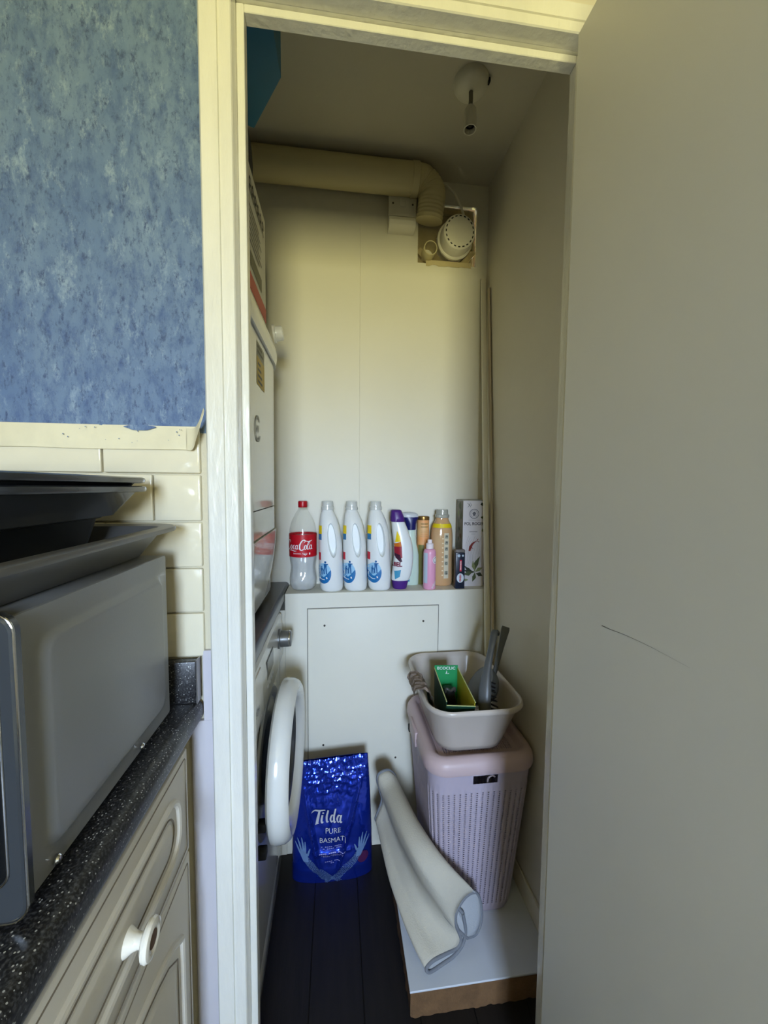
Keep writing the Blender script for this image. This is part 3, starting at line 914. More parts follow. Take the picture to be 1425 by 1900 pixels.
# ================================================================== CEILING AND WALL FITTINGS
lamp = thing('lamp_holder', 'bare white lamp holder hanging from a ceiling rose, no bulb', 'lamp', (0.66, 0.41, HC))
MB().lathe([(0.001, -0.026), (0.012, -0.026), (0.030, -0.024), (0.040, -0.019), (0.0455, -0.010), (0.047, 0.0)], 40, 0.66, 0.41, HC).build('ceiling_rose', PLASTIC_W, lamp)
MB().box(0.700, 0.707, 0.389, 0.401, HC - 0.013, HC - 0.002, 0.001, 1).build('rose_notch', DARKGAP, lamp)
MB().tube([(0.66, 0.41, HC - 0.024), (0.6605, 0.41, HC - 0.045), (0.6595, 0.41, HC - 0.066)], 0.0058, 12).build('flex', mat('lamp_flex', (120, 116, 98), 0.5), lamp)
so = MB().lathe([(0.006, 0.0), (0.010, -0.002), (0.0155, -0.010), (0.0165, -0.020), (0.0165, -0.052), (0.0170, -0.054), (0.0170, -0.060), (0.0150, -0.060), (0.0140, -0.050), (0.0140, -0.040), (0.001, -0.040)], 32, 0.6595, 0.41, HC - 0.062).build('socket', PLASTIC_W, lamp)
MB().lathe([(0.0138, -0.0405), (0.0138, -0.047), (0.011, -0.049), (0.010, -0.045), (0.004, -0.045), (0.0035, -0.052), (0.001, -0.052)], 24, 0.6595, 0.41, HC - 0.062).build('contacts', mat('socket_dark', (40, 38, 32), 0.5), so)

# extractor duct: straight run along the ceiling, elbow, drop into the wall
du = thing('extractor_duct', 'cream round extractor duct along the back wall under the ceiling', 'duct', (0.1, 0.685, 2.26))
MB().tube([(-0.55, 0.690, 2.3095), (0.562, 0.690, 2.3095)], 0.048, 36).build('straight_pipe', PVC, du)
MB().tube([(0.550, 0.690, 2.3095), (0.553, 0.690, 2.3095), (0.574, 0.690, 2.3095), (0.577, 0.690, 2.3095)], [0.048, 0.0502, 0.0502, 0.048], 36).build('collar', PVC, du)
el = [(0.575 + 0.050 * math.sin(R(a)), 0.690, 2.3095 - 0.050 + 0.050 * math.cos(R(a))) for a in range(0, 91, 9)]
el += [(0.6255 - 0.001 * k, 0.690 + 0.003 * k, 2.259 - 0.011 * k) for k in range(1, 7)]
rr_ = [0.047 if i < 4 else (0.0455 + (0.0012 if i % 2 else -0.0012)) for i in range(len(el))]
el2, r2 = [], []
cs = catmull(el, 4)
for i, p in enumerate(cs):
    el2.append(p)
    r2.append(0.047 if i < 12 else 0.0455 + 0.0009 * math.sin(i * 1.6))
MB().tube(el2, r2, 36).build('elbow', PVC, du)
MB().tube([(0.66, 0.720, 2.318), (0.678, 0.705, 2.318), (0.706, 0.700, 2.288), (0.732, 0.700, 2.245), (0.748, 0.706, 2.205), (0.756, 0.735, 2.188)], 0.0045, 10).build('cable', PLASTIC_W, du)

sw = thing('fused_switch', 'white fused switch box on the back wall under the duct', 'switch', (0.527, 0.75, 2.17))
MB().box(0.482, 0.574, 0.722, 0.7495, 2.196, 2.283, 0.003, 2).build('back_box', PLASTIC_W, sw)
MB().box(0.479, 0.577, 0.714, 0.7225, 2.206, 2.286, 0.002, 2).build('face_plate', PLASTIC_W, sw)
MB().box(0.518, 0.538, 0.7105, 0.7145, 2.236, 2.262, 0.002, 2).build('rocker', PLASTIC_W, sw)
for x in (0.494, 0.563):
    MB().lathe([(0.0035, 0), (0.0030, 0.001)], 12).xform(Matrix.Translation((x, 0.7141, 2.246)) @ Matrix.Rotation(R(90), 4, 'X')).build('screw', mat('screw_brown', (74, 62, 44), 0.6), sw)
lo = [(0.7495, 2.165), (0.716, 2.165), (0.704, 2.172), (0.700, 2.184), (0.704, 2.196), (0.716, 2.2045), (0.7495, 2.2045)]
MB().loft([[(x, y, z) for y, z in lo] for x in (0.480, 0.572)]).build('cable_cover', PLASTIC_W, sw)

# flue terminal inside the rough hole
fl_ = thing('flue_vent', 'round white vent cap with slots, set in a rough hole in the back wall', 'vent', (0.715, 0.77, 2.14))
ax = Matrix.Translation((0.7190, 0.790, 2.1560)) @ Matrix.Rotation(R(90 + 6), 4, 'X')
MB().lathe([(0.060, 0.0), (0.060, 0.055), (0.064, 0.058), (0.064, 0.066), (0.0605, 0.069), (0.0575, 0.070), (0.0565, 0.112), (0.0550, 0.118), (0.050, 0.1215), (0.044, 0.122), (0.001, 0.123)], 56).xform(ax).build('cap', PLASTIC_W, fl_)
for k in range(20):
    a = 2 * PI * k / 20
    m4 = ax @ Matrix.Rotation(a, 4, 'Z') @ Matrix.Translation((0.0478, 0, 0.1215))
    MB().box(-0.0017, 0.0017, -0.0038, 0.0038, -0.001, 0.0012).xform(m4).build('slot', DARKGAP, fl_, smooth=0)
MB().box(HX0 + 0.002, HX1 - 0.002, 0.772, 0.800, HZ0 + 0.003, HZ1 - 0.003).build('packing_board', mat('packing_card', (150, 136, 100), 0.85, var=0.3, vscale=14, bump=0.4, bscale=50), fl_, smooth=0)
for (x0, z0, x1, z1) in ((HX0 + 0.004, HZ0 + 0.05, HX0 + 0.05, HZ0 + 0.004), (HX1 - 0.05, HZ0 + 0.004, HX1 - 0.006, HZ0 + 0.06), (HX1 - 0.016, HZ0 + 0.06, HX1 - 0.020, HZ1 - 0.01), (HX0 + 0.07, HZ1 - 0.014, HX1 - 0.03, HZ1 - 0.018)):
    MB().bar((x0, 0.762, z0), (x1, 0.762, z1), 0.010, 0.022, (0, 1, 0)).build('packing_strip', mat('packing_strip', (176, 160, 118), 0.8, var=0.2, vscale=30), fl_, smooth=0)
lp = MB()
random.seed(2)
px_ = [HX0 + 0.03 + 0.012 * k for k in range(15)]
lp.loft([[(x, 0.7492, HZ0 + 0.012) for x in px_], [(x, 0.7485, HZ0 - 0.004 - 0.006 * random.random()) for x in px_]], False, False, close=False)
lp.build('torn_tape', mat('torn_tape', (196, 182, 140), 0.7), fl_)
stb = thing('pipe_stub', 'short open cream pipe stub beside the vent cap', 'pipe', (0.626, 0.75, 2.105))
MB().lathe([(0.0235, -0.075), (0.0235, 0.0), (0.0205, 0.0), (0.0205, -0.060), (0.001, -0.060)], 32).xform(Matrix.Translation((0.6270, 0.7060, 2.1040)) @ Matrix.Rotation(R(96), 4, 'X') @ Matrix.Rotation(R(0), 4, 'Z')).build('pipe', PVC, stb)
MB().lathe([(0.0200, -0.058), (0.001, -0.057)], 24, cap0=False).xform(Matrix.Translation((0.6270, 0.7060, 2.1040)) @ Matrix.Rotation(R(96), 4, 'X')).build('plug', mat('plug_white', (226, 222, 205), 0.5), stb)

# long trims leaning in the corner
bt = thing('leaning_trim', 'long white trim strip leaning in the right corner, the nearer to the bottles', 'trim strip', (0.80, 0.50, 0.071), 'trim strips leaning in the corner')
MB().bar((0.807, 0.492, 0.0725), (0.832, 0.738, 2.030), 0.018, 0.010, (1, 0, 0), 0.002).build('strip', mat('trim_white', (222, 216, 198), 0.4), bt)
bt = thing('leaning_trim', 'narrow brownish trim strip leaning against the right wall beside the white one', 'trim strip', (0.83, 0.52, 0.071), 'trim strips leaning in the corner')
MB().bar((0.8360, 0.520, 0.0725), (0.8455, 0.715, 1.985), 0.005, 0.016, (1, 0, 0), 0.001).build('strip', mat('trim_tan', (206, 192, 168), 0.5), bt)

# ================================================================== BOTTLES ON THE LEDGE
SZ = 0.9155
# --- cola bottle
ck = thing('soda_bottle', 'clear plastic cola bottle with red cap and red label, leftmost on the ledge', 'bottle', (0.186, 0.682, SZ))
CP = [(0.001, 0.006), (0.014, 0.005), (0.024, 0.001), (0.032, 0.0), (0.040, 0.007), (0.0445, 0.018), (0.0462, 0.034), (0.0452, 0.046), (0.0425, 0.058), (0.0408, 0.072), (0.0412, 0.084), (0.0435, 0.098), (0.0455, 0.112), (0.0462, 0.120),
      (0.0465, 0.150), (0.0465, 0.184), (0.0460, 0.194), (0.0440, 0.212), (0.0395, 0.230), (0.0320, 0.248), (0.0235, 0.264), (0.0172, 0.274), (0.0145, 0.281), (0.0140, 0.286)]
PET = bpy.data.materials.new('clear_pet'); PET.use_nodes = True
_n = PET.node_tree; _n.nodes.clear()
_o = _n.nodes.new('ShaderNodeOutputMaterial'); _m = _n.nodes.new('ShaderNodeMixShader'); _t = _n.nodes.new('ShaderNodeBsdfTransparent'); _g = _n.nodes.new('ShaderNodeBsdfGlossy'); _f = _n.nodes.new('ShaderNodeMath'); _lw = _n.nodes.new('ShaderNodeLayerWeight'); _pw = _n.nodes.new('ShaderNodeMath'); _pw.operation = 'POWER'; _pw.inputs[1].default_value = 4.0
_f.operation = 'MULTIPLY_ADD'; _f.inputs[1].default_value = 0.45; _f.inputs[2].default_value = 0.03
_n.links.new(_lw.outputs['Facing'], _pw.inputs[0]); _n.links.new(_pw.outputs[0], _f.inputs[0])
_g.inputs['Roughness'].default_value = 0.05; _t.inputs['Color'].default_value = (0.975, 0.98, 0.975, 1);
_n.links.new(_f.outputs[0], _m.inputs[0]); _n.links.new(_t.outputs[0], _m.inputs[1]); _n.links.new(_g.outputs[0], _m.inputs[2]); _n.links.new(_m.outputs[0], _o.inputs[0])
# waisted body with vertical flutes below the label
def pet_rings(prof, n=60):
    out = []
    for r, z in prof:
        fl = 0.0011 if 0.05 < z < 0.108 else (0.0016 if z < 0.02 else 0.0)
        out.append([((r + fl * math.cos(10 * (2 * PI * k / n)) * (1 if z > 0.02 else 0.5)) * math.cos(2 * PI * k / n), (r + fl * math.cos(10 * (2 * PI * k / n)) * (1 if z > 0.02 else 0.5)) * math.sin(2 * PI * k / n), z) for k in range(n)])
    return out
cpf = [(p.x, p.y) for p in catmull([(r, z, 0) for r, z in CP], 3)]
MB().loft(pet_rings(cpf), True, False).build('bottle_body', PET, ck, local=True, smooth=60)
wp = [(r - 0.0008, z + 0.0008) for r, z in cpf if 0.002 < z < 0.188]
WAT = PET.copy(); WAT.name = 'water'
_n = WAT.node_tree
_d = _n.nodes.new('ShaderNodeBsdfDiffuse'); _d.inputs['Color'].default_value = (0.95, 0.96, 0.96, 1)  # milky white share puts the water's bright highlights into its colour
_m2 = _n.nodes.new('ShaderNodeMixShader'); _m2.inputs[0].default_value = 0.34
_t = [q for q in _n.nodes if q.type == 'BSDF_TRANSPARENT'][0]; _t.inputs['Color'].default_value = (0.99, 0.995, 0.995, 1)
_m = [q for q in _n.nodes if q.type == 'MIX_SHADER' and q != _m2][0]
_n.links.new(_t.outputs[0], _m2.inputs[1]); _n.links.new(_d.outputs[0], _m2.inputs[2]); _n.links.new(_m2.outputs[0], _m.inputs[1])
MB().loft(pet_rings(wp)).build('water', WAT, ck, local=True, smooth=60)
MB().lathe([(0.0148, 0.2835), (0.0155, 0.2845), (0.0155, 0.2865), (0.0150, 0.287), (0.0156, 0.2875), (0.0158, 0.301), (0.0150, 0.3045), (0.012, 0.3055), (0.001, 0.3055)], 48).build('cap', mat('cola_red', (176, 14, 30), 0.35), ck, local=True)
LR = 0.0469
MB().lathe([(LR, 0.1175), (LR, 0.1935)], 60, cap0=False, cap1=False).build('label', mat('label_red', (190, 16, 34), 0.3, coat=0.3), ck, local=True)
def cyl(rad, a0, zc):
    return lambda x, y: (rad * math.sin(x / rad + a0), -rad * math.cos(x / rad + a0), zc + y)
cf = cyl(LR + 0.0006, 0.0, 0.156)
cl = MB()
def script_C(x, s):
    stroke_on(cl, [(x + 0.012 * s, 0.010 * s), (x + 0.015 * s, 0.015 * s), (x + 0.011 * s, 0.0175 * s), (x + 0.004 * s, 0.013 * s), (x - 0.001 * s, 0.002 * s), (x - 0.001 * s, -0.008 * s), (x + 0.004 * s, -0.0125 * s), (x + 0.011 * s, -0.008 * s), (x + 0.015 * s, -0.001 * s)],
              [0.0012 * s, 0.002 * s, 0.0024 * s, 0.003 * s, 0.004 * s, 0.0042 * s, 0.003 * s, 0.0014 * s, 0.0008 * s], cf)
def script_o(x, s, tail=True):
    stroke_on(cl, [(x + 0.004 * s, 0.003 * s), (x, 0.001 * s), (x - 0.0025 * s, -0.006 * s), (x, -0.0115 * s), (x + 0.004 * s, -0.009 * s), (x + 0.0055 * s, -0.003 * s), (x + 0.004 * s, 0.003 * s)], [0.0015 * s, 0.0024 * s, 0.003 * s, 0.0018 * s, 0.0024 * s, 0.003 * s, 0.0015 * s], cf)
def script_a(x, s):
    script_o(x, s)
    stroke_on(cl, [(x + 0.0065 * s, 0.003 * s), (x + 0.0055 * s, -0.004 * s), (x + 0.0062 * s, -0.011 * s), (x + 0.010 * s, -0.009 * s)], [0.0026 * s, 0.0028 * s, 0.0022 * s, 0.0006 * s], cf)
def script_l(x, s):
    stroke_on(cl, [(x + 0.004 * s, 0.002 * s), (x + 0.009 * s, 0.013 * s), (x + 0.006 * s, 0.015 * s), (x + 0.001 * s, 0.002 * s), (x, -0.008 * s), (x + 0.003 * s, -0.011 * s), (x + 0.008 * s, -0.006 * s)], [0.001 * s, 0.002 * s, 0.002 * s, 0.003 * s, 0.003 * s, 0.002 * s, 0.0008 * s], cf)
script_C(-0.0620, 1.1); script_o(-0.0410, 1.0)
stroke_on(cl, [(-0.0245, 0.002), (-0.0285, 0.002), (-0.0310, -0.005), (-0.0280, -0.0115), (-0.0235, -0.008)], [0.0014, 0.0024, 0.003, 0.0018, 0.0008], cf)
script_a(-0.0205, 0.95)
stroke_on(cl, [(-0.0105, 0.0035), (-0.0070, 0.0045)], [0.002, 0.0014], cf)
script_C(-0.0055, 1.15); script_o(0.0105, 1.0); script_l(0.0180, 1.05); script_a(0.0280, 1.0)
stroke_on(cl, [(0.0060, 0.0190), (0.0150, 0.0165), (0.0240, 0.0140), (0.0300, 0.0165), (0.0360, 0.0190)], [0.0008, 0.0024, 0.0030, 0.0024, 0.0008], cf)
stroke_on(cl, [(-0.050, -0.0155), (-0.036, -0.0150), (-0.026, -0.0175), (-0.018, -0.0165)], [0.001, 0.003, 0.0026, 0.0008], cf)
cl.build('script_lettering', WHITE_INK, ck, local=True, smooth=0, kind='stuff', label='white script lettering')
cl = MB()
text_on(cl, 'ORIGINAL TASTE', 0.0062, lambda x, y: cf(x - 0.006, y - 0.026), space=1.05)
stroke_on(cl, [(0.005, -0.0275), (0.012, -0.0300), (0.018, -0.0270)], [0.001, 0.003, 0.001], cf)
rect_on(cl, 0.0245, 0.0285, -0.030, -0.023, cf, 2, 1)
cl.build('small_print', WHITE_INK, ck, local=True, smooth=0, kind='stuff')

# --- three white detergent bottles with a grip hole
DH = [  # z, centre x, half width, half depth
    (0.000, 0.004, 0.0345, 0.0400), (0.003, 0.004, 0.0385, 0.0440), (0.012, 0.003, 0.0420, 0.0470), (0.05, 0.002, 0.0430, 0.0480), (0.10, 0.000, 0.0430, 0.0480), (0.15, -0.001, 0.0428, 0.0470),
    (0.19, -0.003, 0.0410, 0.0440), (0.22, -0.005, 0.0375, 0.0390), (0.245, -0.008, 0.0320, 0.0330), (0.262, -0.011, 0.0265, 0.0265), (0.272, -0.012, 0.0215, 0.0215), (0.276, -0.012, 0.0205, 0.0205)]
def dprofile(z):
    for (a, b) in zip(DH[:-1], DH[1:]):
        if a[0] <= z <= b[0]:
            t = (z - a[0]) / (b[0] - a[0])
            return [a[i] + (b[i] - a[i]) * t for i in (1, 2, 3)]
    return list(DH[-1][1:])
EXPN = 2.6
def dsurf(off=0.0008):
    def fn(x, z):
        c, a, d = dprofile(z)
        u = max(-0.999, min(0.999, (x - c) / a))
        xx = c + u * a
        y = -d * (1 - abs(u) ** EXPN) ** (1 / EXPN)
        return (xx + (off if u > 0.9 else (-off if u < -0.9 else 0)), y - off, z)
    return fn
def dbottle(loc, label, rotz):
    t = thing('detergent_bottle', label, 'bottle', loc, 'white detergent bottles on the ledge', rotz)
    t.scale = (0.945, 0.98, 1.0)
    zs = []
    for a, b in zip(DH[:-1], DH[1:]):
        k = max(2, int((b[0] - a[0]) / 0.008))
        zs += [a[0] + (b[0] - a[0]) * i / k for i in range(k)]
    zs.append(DH[-1][0])
    rings = []
    N = 48
    for z in zs:
        c, a, d = dprofile(z)
        r_ = []
        for k in range(N):
            th = 2 * PI * k / N
            cs_, sn_ = math.cos(th), math.sin(th)
            r_.append((c + a * math.copysign(abs(cs_) ** (2 / EXPN), cs_), d * math.copysign(abs(sn_) ** (2 / EXPN), sn_), z))
        rings.append(r_)
    body = MB().loft(rings).build('bottle_body', HDPE, t, local=True, smooth=50)
    # grip hole: a slanted oval, flared at the faces
    cut = []
    for yy, sc_ in ((-0.08, 1.7), (-0.046, 1.2), (-0.034, 1.0), (-0.016, 0.85), (-0.010, 0.5)):
        rg_ = []
        for k in range(28):
            th = 2 * PI * k / 28
            ex = 0.0150 * (0.55 + 0.45 * sc_) * math.cos(th)
            ez = 0.0560 * (0.75 + 0.25 * sc_) * math.sin(th)
            rg_.append((0.0040 + ex - ez * 0.10, yy, 0.176 + ez))
        cut.append(rg_)
    boolean_cut(body, MB().loft(cut))
    MB().lathe([(0.0225, 0.2755), (0.0235, 0.277), (0.0232, 0.286), (0.0210, 0.2875), (0.0205, 0.303), (0.0190, 0.3055), (0.001, 0.3055)], 40, -0.012, 0, 0).build('cap', mat('translucent_cap', (206, 208, 204), 0.22, coat=0.3), t, local=True)
    return t, body
def ddecor(t, body, x_shift):
    fn = dsurf()
    lb = MB(); poly_on(lb, circle(0.0270, 40, -0.0200 + x_shift, 0.064, 0.035), fn); o1 = lb.build('round_label', mat('label_sky', (150, 196, 226), 0.35), t, local=True, smooth=60)
    f2 = dsurf(0.0013)
    lb = MB()
    pts = [(-0.0200 + x_shift + 0.0270 * math.cos(R(a)), 0.064 + 0.035 * math.sin(R(a))) for a in range(-200, 21, 10)]
    poly_on(lb, pts, f2); lb.build('blue_hill', mat('label_blue', (24, 108, 170), 0.35), o1, local=True, smooth=60)
    f3 = dsurf(0.0019)
    def person(px, pz, h, arm):
        g = MB()
        stroke_on(g, [(px, pz + h * 0.55), (px, pz + h * 0.80)], [h * 0.20, h * 0.26], f3, 2)
        poly_on(g, circle(h * 0.085, 12, px, pz + h * 0.92), f3)
        stroke_on(g, [(px - h * 0.04, pz + h * 0.58), (px - h * 0.10, pz + h * 0.28), (px - h * 0.08, pz)], h * 0.09, f3, 3)
        stroke_on(g, [(px + h * 0.04, pz + h * 0.58), (px + h * 0.08, pz + h * 0.28), (px + h * 0.10, pz)], h * 0.09, f3, 3)
        stroke_on(g, [(px + h * 0.08, pz + h * 0.76), (px + h * 0.22, pz + h * (0.76 if arm else 0.5))], h * 0.08, f3, 3)
        g.build('printed_figure', mat('figure_blue', (20, 92, 150), 0.4), o1, local=True, smooth=0)
    person(-0.014 + x_shift, 0.062, 0.044, True)
    person(-0.0265 + x_shift, 0.060, 0.028, False)
    g = MB(); stroke_on(g, [(-0.036 + x_shift, 0.050), (-0.026 + x_shift, 0.044), (-0.016 + x_shift, 0.043)], 0.0022, f3, 4); stroke_on(g, [(-0.010 + x_shift, 0.052), (-0.0075 + x_shift, 0.046)], 0.0045, f3, 2)
    g.build('white_marks', WHITE_INK, o1, local=True, smooth=0, kind='stuff')
    g = MB(); rect_on(g, -0.0420, -0.0335 + x_shift * 0.3, 0.108, 0.134, fn, 6, 3); g.build('red_mark', mat('label_crimson', (196, 40, 60), 0.4), t, local=True, smooth=60)
    g = MB(); rect_on(g, -0.0420, -0.0300 + x_shift * 0.3, 0.196, 0.224, fn, 6, 3); g.build('yellow_flash', mat('label_bright_yellow', (236, 204, 20), 0.4), t, local=True, smooth=60)
    g = MB(); rect_on(g, -0.0420, -0.0310 + x_shift * 0.3, 0.176, 0.196, fn, 6, 3); g.build('blue_flash', mat('label_steel_blue', (40, 116, 166), 0.4), t, local=True, smooth=60)
for (x, y, rz, lab, xs) in ((0.2815, 0.670, 0.02, 'white detergent bottle right beside the cola bottle', -0.006), (0.3640, 0.670, 0.0, 'white detergent bottle in the middle of the three alike', -0.006), (0.4475, 0.670, -0.02, 'white detergent bottle nearest the purple-capped bottle', 0.0)):
    t, body = dbottle((x, y, SZ), lab, rz)
    ddecor(t, body, xs)

# --- leaning detergent bottle, purple cap and purple foot
def se_ring(cx, a, d, z, n=44, ex=2.5):
    r_ = []
    for k in range(n):
        th = 2 * PI * k / n
        c, s_ = math.cos(th), math.sin(th)
        r_.append((cx + a * math.copysign(abs(c) ** (2 / ex), c), d * math.copysign(abs(s_) ** (2 / ex), s_), z))
    return r_
pu = thing('detergent_bottle', 'curved white detergent bottle with purple cap and purple foot', 'bottle', (0.5235, 0.664, SZ))
PB = [(0.030, 0.000, 0.0290), (0.034, 0.001, 0.0325), (0.060, 0.006, 0.0350), (0.110, 0.011, 0.0350), (0.160, 0.008, 0.0330), (0.200, -0.001, 0.0290), (0.225, -0.007, 0.0250), (0.236, -0.010, 0.0225)]
def pbp(z):
    for a, b in zip(PB[:-1], PB[1:]):
        if a[0] <= z <= b[0]:
            t = (z - a[0]) / (b[0] - a[0])
            return a[1] + (b[1] - a[1]) * t, a[2] + (b[2] - a[2]) * t
    return PB[-1][1], PB[-1][2]
cz_ = catmull([(z, c, a) for z, c, a in PB], 6)
MB().loft([se_ring(p.y, p.z, p.z * 0.95, p.x) for p in cz_]).build('bottle_body', HDPE, pu, local=True, smooth=50)
PURP = mat('purple_plastic', (74, 34, 120), 0.35)
MB().loft([se_ring(-0.010, 0.0235, 0.0225, 0.2350), se_ring(-0.0105, 0.0250, 0.0240, 0.2365), se_ring(-0.0120, 0.0240, 0.0230, 0.250), se_ring(-0.0150, 0.0200, 0.0190, 0.268), se_ring(-0.0160, 0.0180, 0.0170, 0.2745), se_ring(-0.0162, 0.014, 0.013, 0.2765)]).build('cap', PURP, pu, local=True, smooth=50)
MB().loft([se_ring(-0.001, 0.0230, 0.0230, 0.0), se_ring(-0.001, 0.0250, 0.0245, 0.004), se_ring(0.0, 0.0285, 0.0270, 0.024), se_ring(0.0, 0.0285, 0.0270, 0.0305)]).build('foot', PURP, pu, local=True, smooth=50)
def psurf(off):
    def fn(x, z):
        c, a = pbp(z)
        u = max(-0.999, min(0.999, (x - c) / a))
        return (c + u * a - (off if u < -0.9 else 0), -a * 0.95 * (1 - abs(u) ** 2.5) ** 0.4 - off, z)
    return fn
def pl_poly(name, pts, m, off=0.0008):
    g = MB(); poly_on(g, pts, psurf(off)); return g.build(name, m, pu, local=True, smooth=60)
pl_poly('yellow_flash', [(-0.022, 0.165), (-0.016, 0.205), (-0.006, 0.185), (-0.003, 0.168)], mat('label_bright_yellow', (236, 204, 20), 0.4))
pl_poly('orange_band', [(-0.024, 0.160), (-0.003, 0.168), (0.000, 0.150), (-0.022, 0.150)], mat('label_orange', (206, 110, 20), 0.4))
pl_poly('red_band', [(-0.023, 0.150), (0.000, 0.151), (0.002, 0.112), (-0.008, 0.108), (-0.022, 0.118)], mat('label_red_dark', (150, 24, 46), 0.4), 0.001)
pl_poly('plum_band', [(-0.022, 0.128), (-0.006, 0.122), (0.002, 0.100), (-0.004, 0.096), (-0.020, 0.112)], mat('label_plum', (60, 16, 44), 0.4), 0.0013)
pl_poly('teal_band', [(-0.024, 0.066), (-0.002, 0.070), (-0.006, 0.046), (-0.022, 0.036)], mat('label_teal', (70, 150, 186), 0.4))
g = MB(); text_on(g, 'ARIEL', 0.020, lambda x, y: psurf(0.0014)(x - 0.024, 0.088 + y), bold=0.0008, maxedge=0.006); g.build('lettering', mat('label_plum_ink', (120, 22, 50), 0.4), pu, local=True, smooth=0, kind='stuff')
g = MB()
for k in range(4):
    z = 0.122 + 0.012 * k
    stroke_on(g, [(0.022, z), (0.026, z + 0.006), (0.022, z + 0.010)], 0.0012, psurf(0.001), 3)
g.build('embossed_ridges', HDPE, pu, local=True, smooth=0, kind='stuff')

# --- trigger cleaner bottle: pale green body, navy trigger head
sp = thing('spray_bottle', 'pale green spray bottle with navy and white trigger head', 'bottle', (0.5670, 0.709, SZ))
SB = [(0.0, 0.024), (0.003, 0.0265), (0.05, 0.0270), (0.110, 0.0258), (0.135, 0.0222), (0.150, 0.0185), (0.185, 0.0155), (0.203, 0.0150)]
MB().loft([se_ring(0.006 - 0.03 * max(0, z - 0.11), a, a * 0.72, z, ex=2.9) for z, a in SB]).build('bottle_body', mat('pale_green_plastic', (196, 214, 200), 0.2, coat=0.4), sp, local=True, smooth=50)
NAVY = mat('navy_plastic', (22, 26, 92), 0.3)
MB().loft([se_ring(0.002, 0.0185, 0.0185, 0.2015, ex=2), se_ring(0.002, 0.0190, 0.0190, 0.222, ex=2.2), se_ring(0.001, 0.0215, 0.0190, 0.232), se_ring(0.001, 0.0275, 0.0180, 0.242), se_ring(0.0, 0.0300, 0.0170, 0.2475)]).build('trigger_collar', NAVY, sp, local=True, smooth=50)
MB().loft([se_ring(-0.001, 0.0305, 0.0172, 0.2470), se_ring(-0.002, 0.0310, 0.0175, 0.2530), se_ring(-0.003, 0.0295, 0.0165, 0.2590), se_ring(-0.006, 0.0220, 0.0120, 0.2635), se_ring(-0.008, 0.0120, 0.0060, 0.2650)]).build('trigger_hood', mat('hood_grey', (196, 200, 204), 0.3), sp, local=True, smooth=50)
g = MB()
def spsurf(off):
    def fn(x, z):
        a = 0.0268; c = 0.006
        u = max(-0.999, min(0.999, (x - c) / a))
        return (c + u * a, -a * 0.72 * (1 - abs(u) ** 2.9) ** (1 / 2.9) - off, z)
    return fn
rect_on(g, -0.0215, -0.004, 0.014, 0.140, spsurf(0.0012), 6, 6)
lo_ = g.build('label', mat('label_teal_blue', (26, 112, 156), 0.35), sp, local=True, smooth=60)
g = MB()
for (z, h) in ((0.030, 0.010), (0.052, 0.012), (0.074, 0.016)):
    rect_on(g, -0.018, -0.009 + (h - 0.01) * 0.3, z, z + h * 0.35, spsurf(0.0018), 3, 1)
    rect_on(g, -0.018, -0.016, z, z + h, spsurf(0.0018), 1, 1)
g.build('label_print', WHITE_INK, lo_, local=True, smooth=0, kind='stuff')

# --- cardboard tube
tb = thing('cardboard_tube', 'peach and cream cardboard tube with metal lid behind the pink bottle', 'tube', (0.6185, 0.7245, SZ))
MB().lathe([(0.0222, 0.0), (0.0222, 0.240)], 40).build('tube_body', mat('cream_orange_card', (226, 194, 140), 0.5, var=0.5, vscale=14, rgb2=(232, 150, 84)), tb, local=True)
MB().lathe([(0.0228, 0.236), (0.0231, 0.2395), (0.0228, 0.2475), (0.0205, 0.2485), (0.0195, 0.2460), (0.001, 0.2460)], 40).build('lid', mat('lid_bronze', (150, 116, 66), 0.3, metal=0.8), tb, local=True)
g = MB(); tfn = lambda x, y: cyl(0.0226, 0.0, 0.0)(x, y)
for k in range(7): rect_on(g, -0.013 + k * 0.0040, -0.0105 + k * 0.0040, 0.2190, 0.2245, tfn, 1, 1); rect_on(g, -0.013 + k * 0.0040, -0.0102 + k * 0.0040, 0.2090, 0.2130, tfn, 1, 1)
for k in range(4): rect_on(g, -0.014, 0.014, 0.196 - k * 0.007, 0.1966 - k * 0.007, tfn, 6, 1)
g.build('print', mat('gold_ink', (130, 100, 40), 0.5), tb, local=True, smooth=0, kind='stuff')
g = MB(); rect_on(g, -0.024, -0.0, 0.0, 0.145, lambda x, y: cyl(0.0226, 0.0, 0.0)(x, y), 8, 2); g.build('olive_band', mat('olive_band', (120, 120, 66), 0.5), tb, local=True, smooth=60)

# --- pink spray bottle
pk = thing('spray_bottle', 'small pink spray bottle with white nozzle', 'bottle', (0.6255, 0.646, SZ))
MB().lathe([(0.0205, 0.0), (0.0218, 0.002), (0.0220, 0.006), (0.0220, 0.126), (0.0212, 0.133), (0.0175, 0.139), (0.0125, 0.141)], 40).build('bottle_body', mat('pink_plastic', (226, 158, 186), 0.3, coat=0.2), pk, local=True)
MB().lathe([(0.0125, 0.1405), (0.0130, 0.1425), (0.0130, 0.158), (0.0110, 0.160), (0.0085, 0.1605), (0.0082, 0.1715), (0.0060, 0.1735), (0.001, 0.1738)], 32).build('nozzle', mat('nozzle_white', (232, 220, 222), 0.35), pk, local=True)
pkf = lambda off: cyl(0.0220 + off, 0.0, 0.0)
g = MB(); rect_on(g, -0.0300, -0.0125, 0.022, 0.128, pkf(0.0004), 6, 4); g.build('side_label', mat('label_pale_blue', (186, 200, 214), 0.4), pk, local=True, smooth=60)
g = MB(); poly_on(g, circle(0.0125, 28, 0.018, 0.103), pkf(0.0004)); lo_ = g.build('round_label', WHITE_INK, pk, local=True, smooth=60)
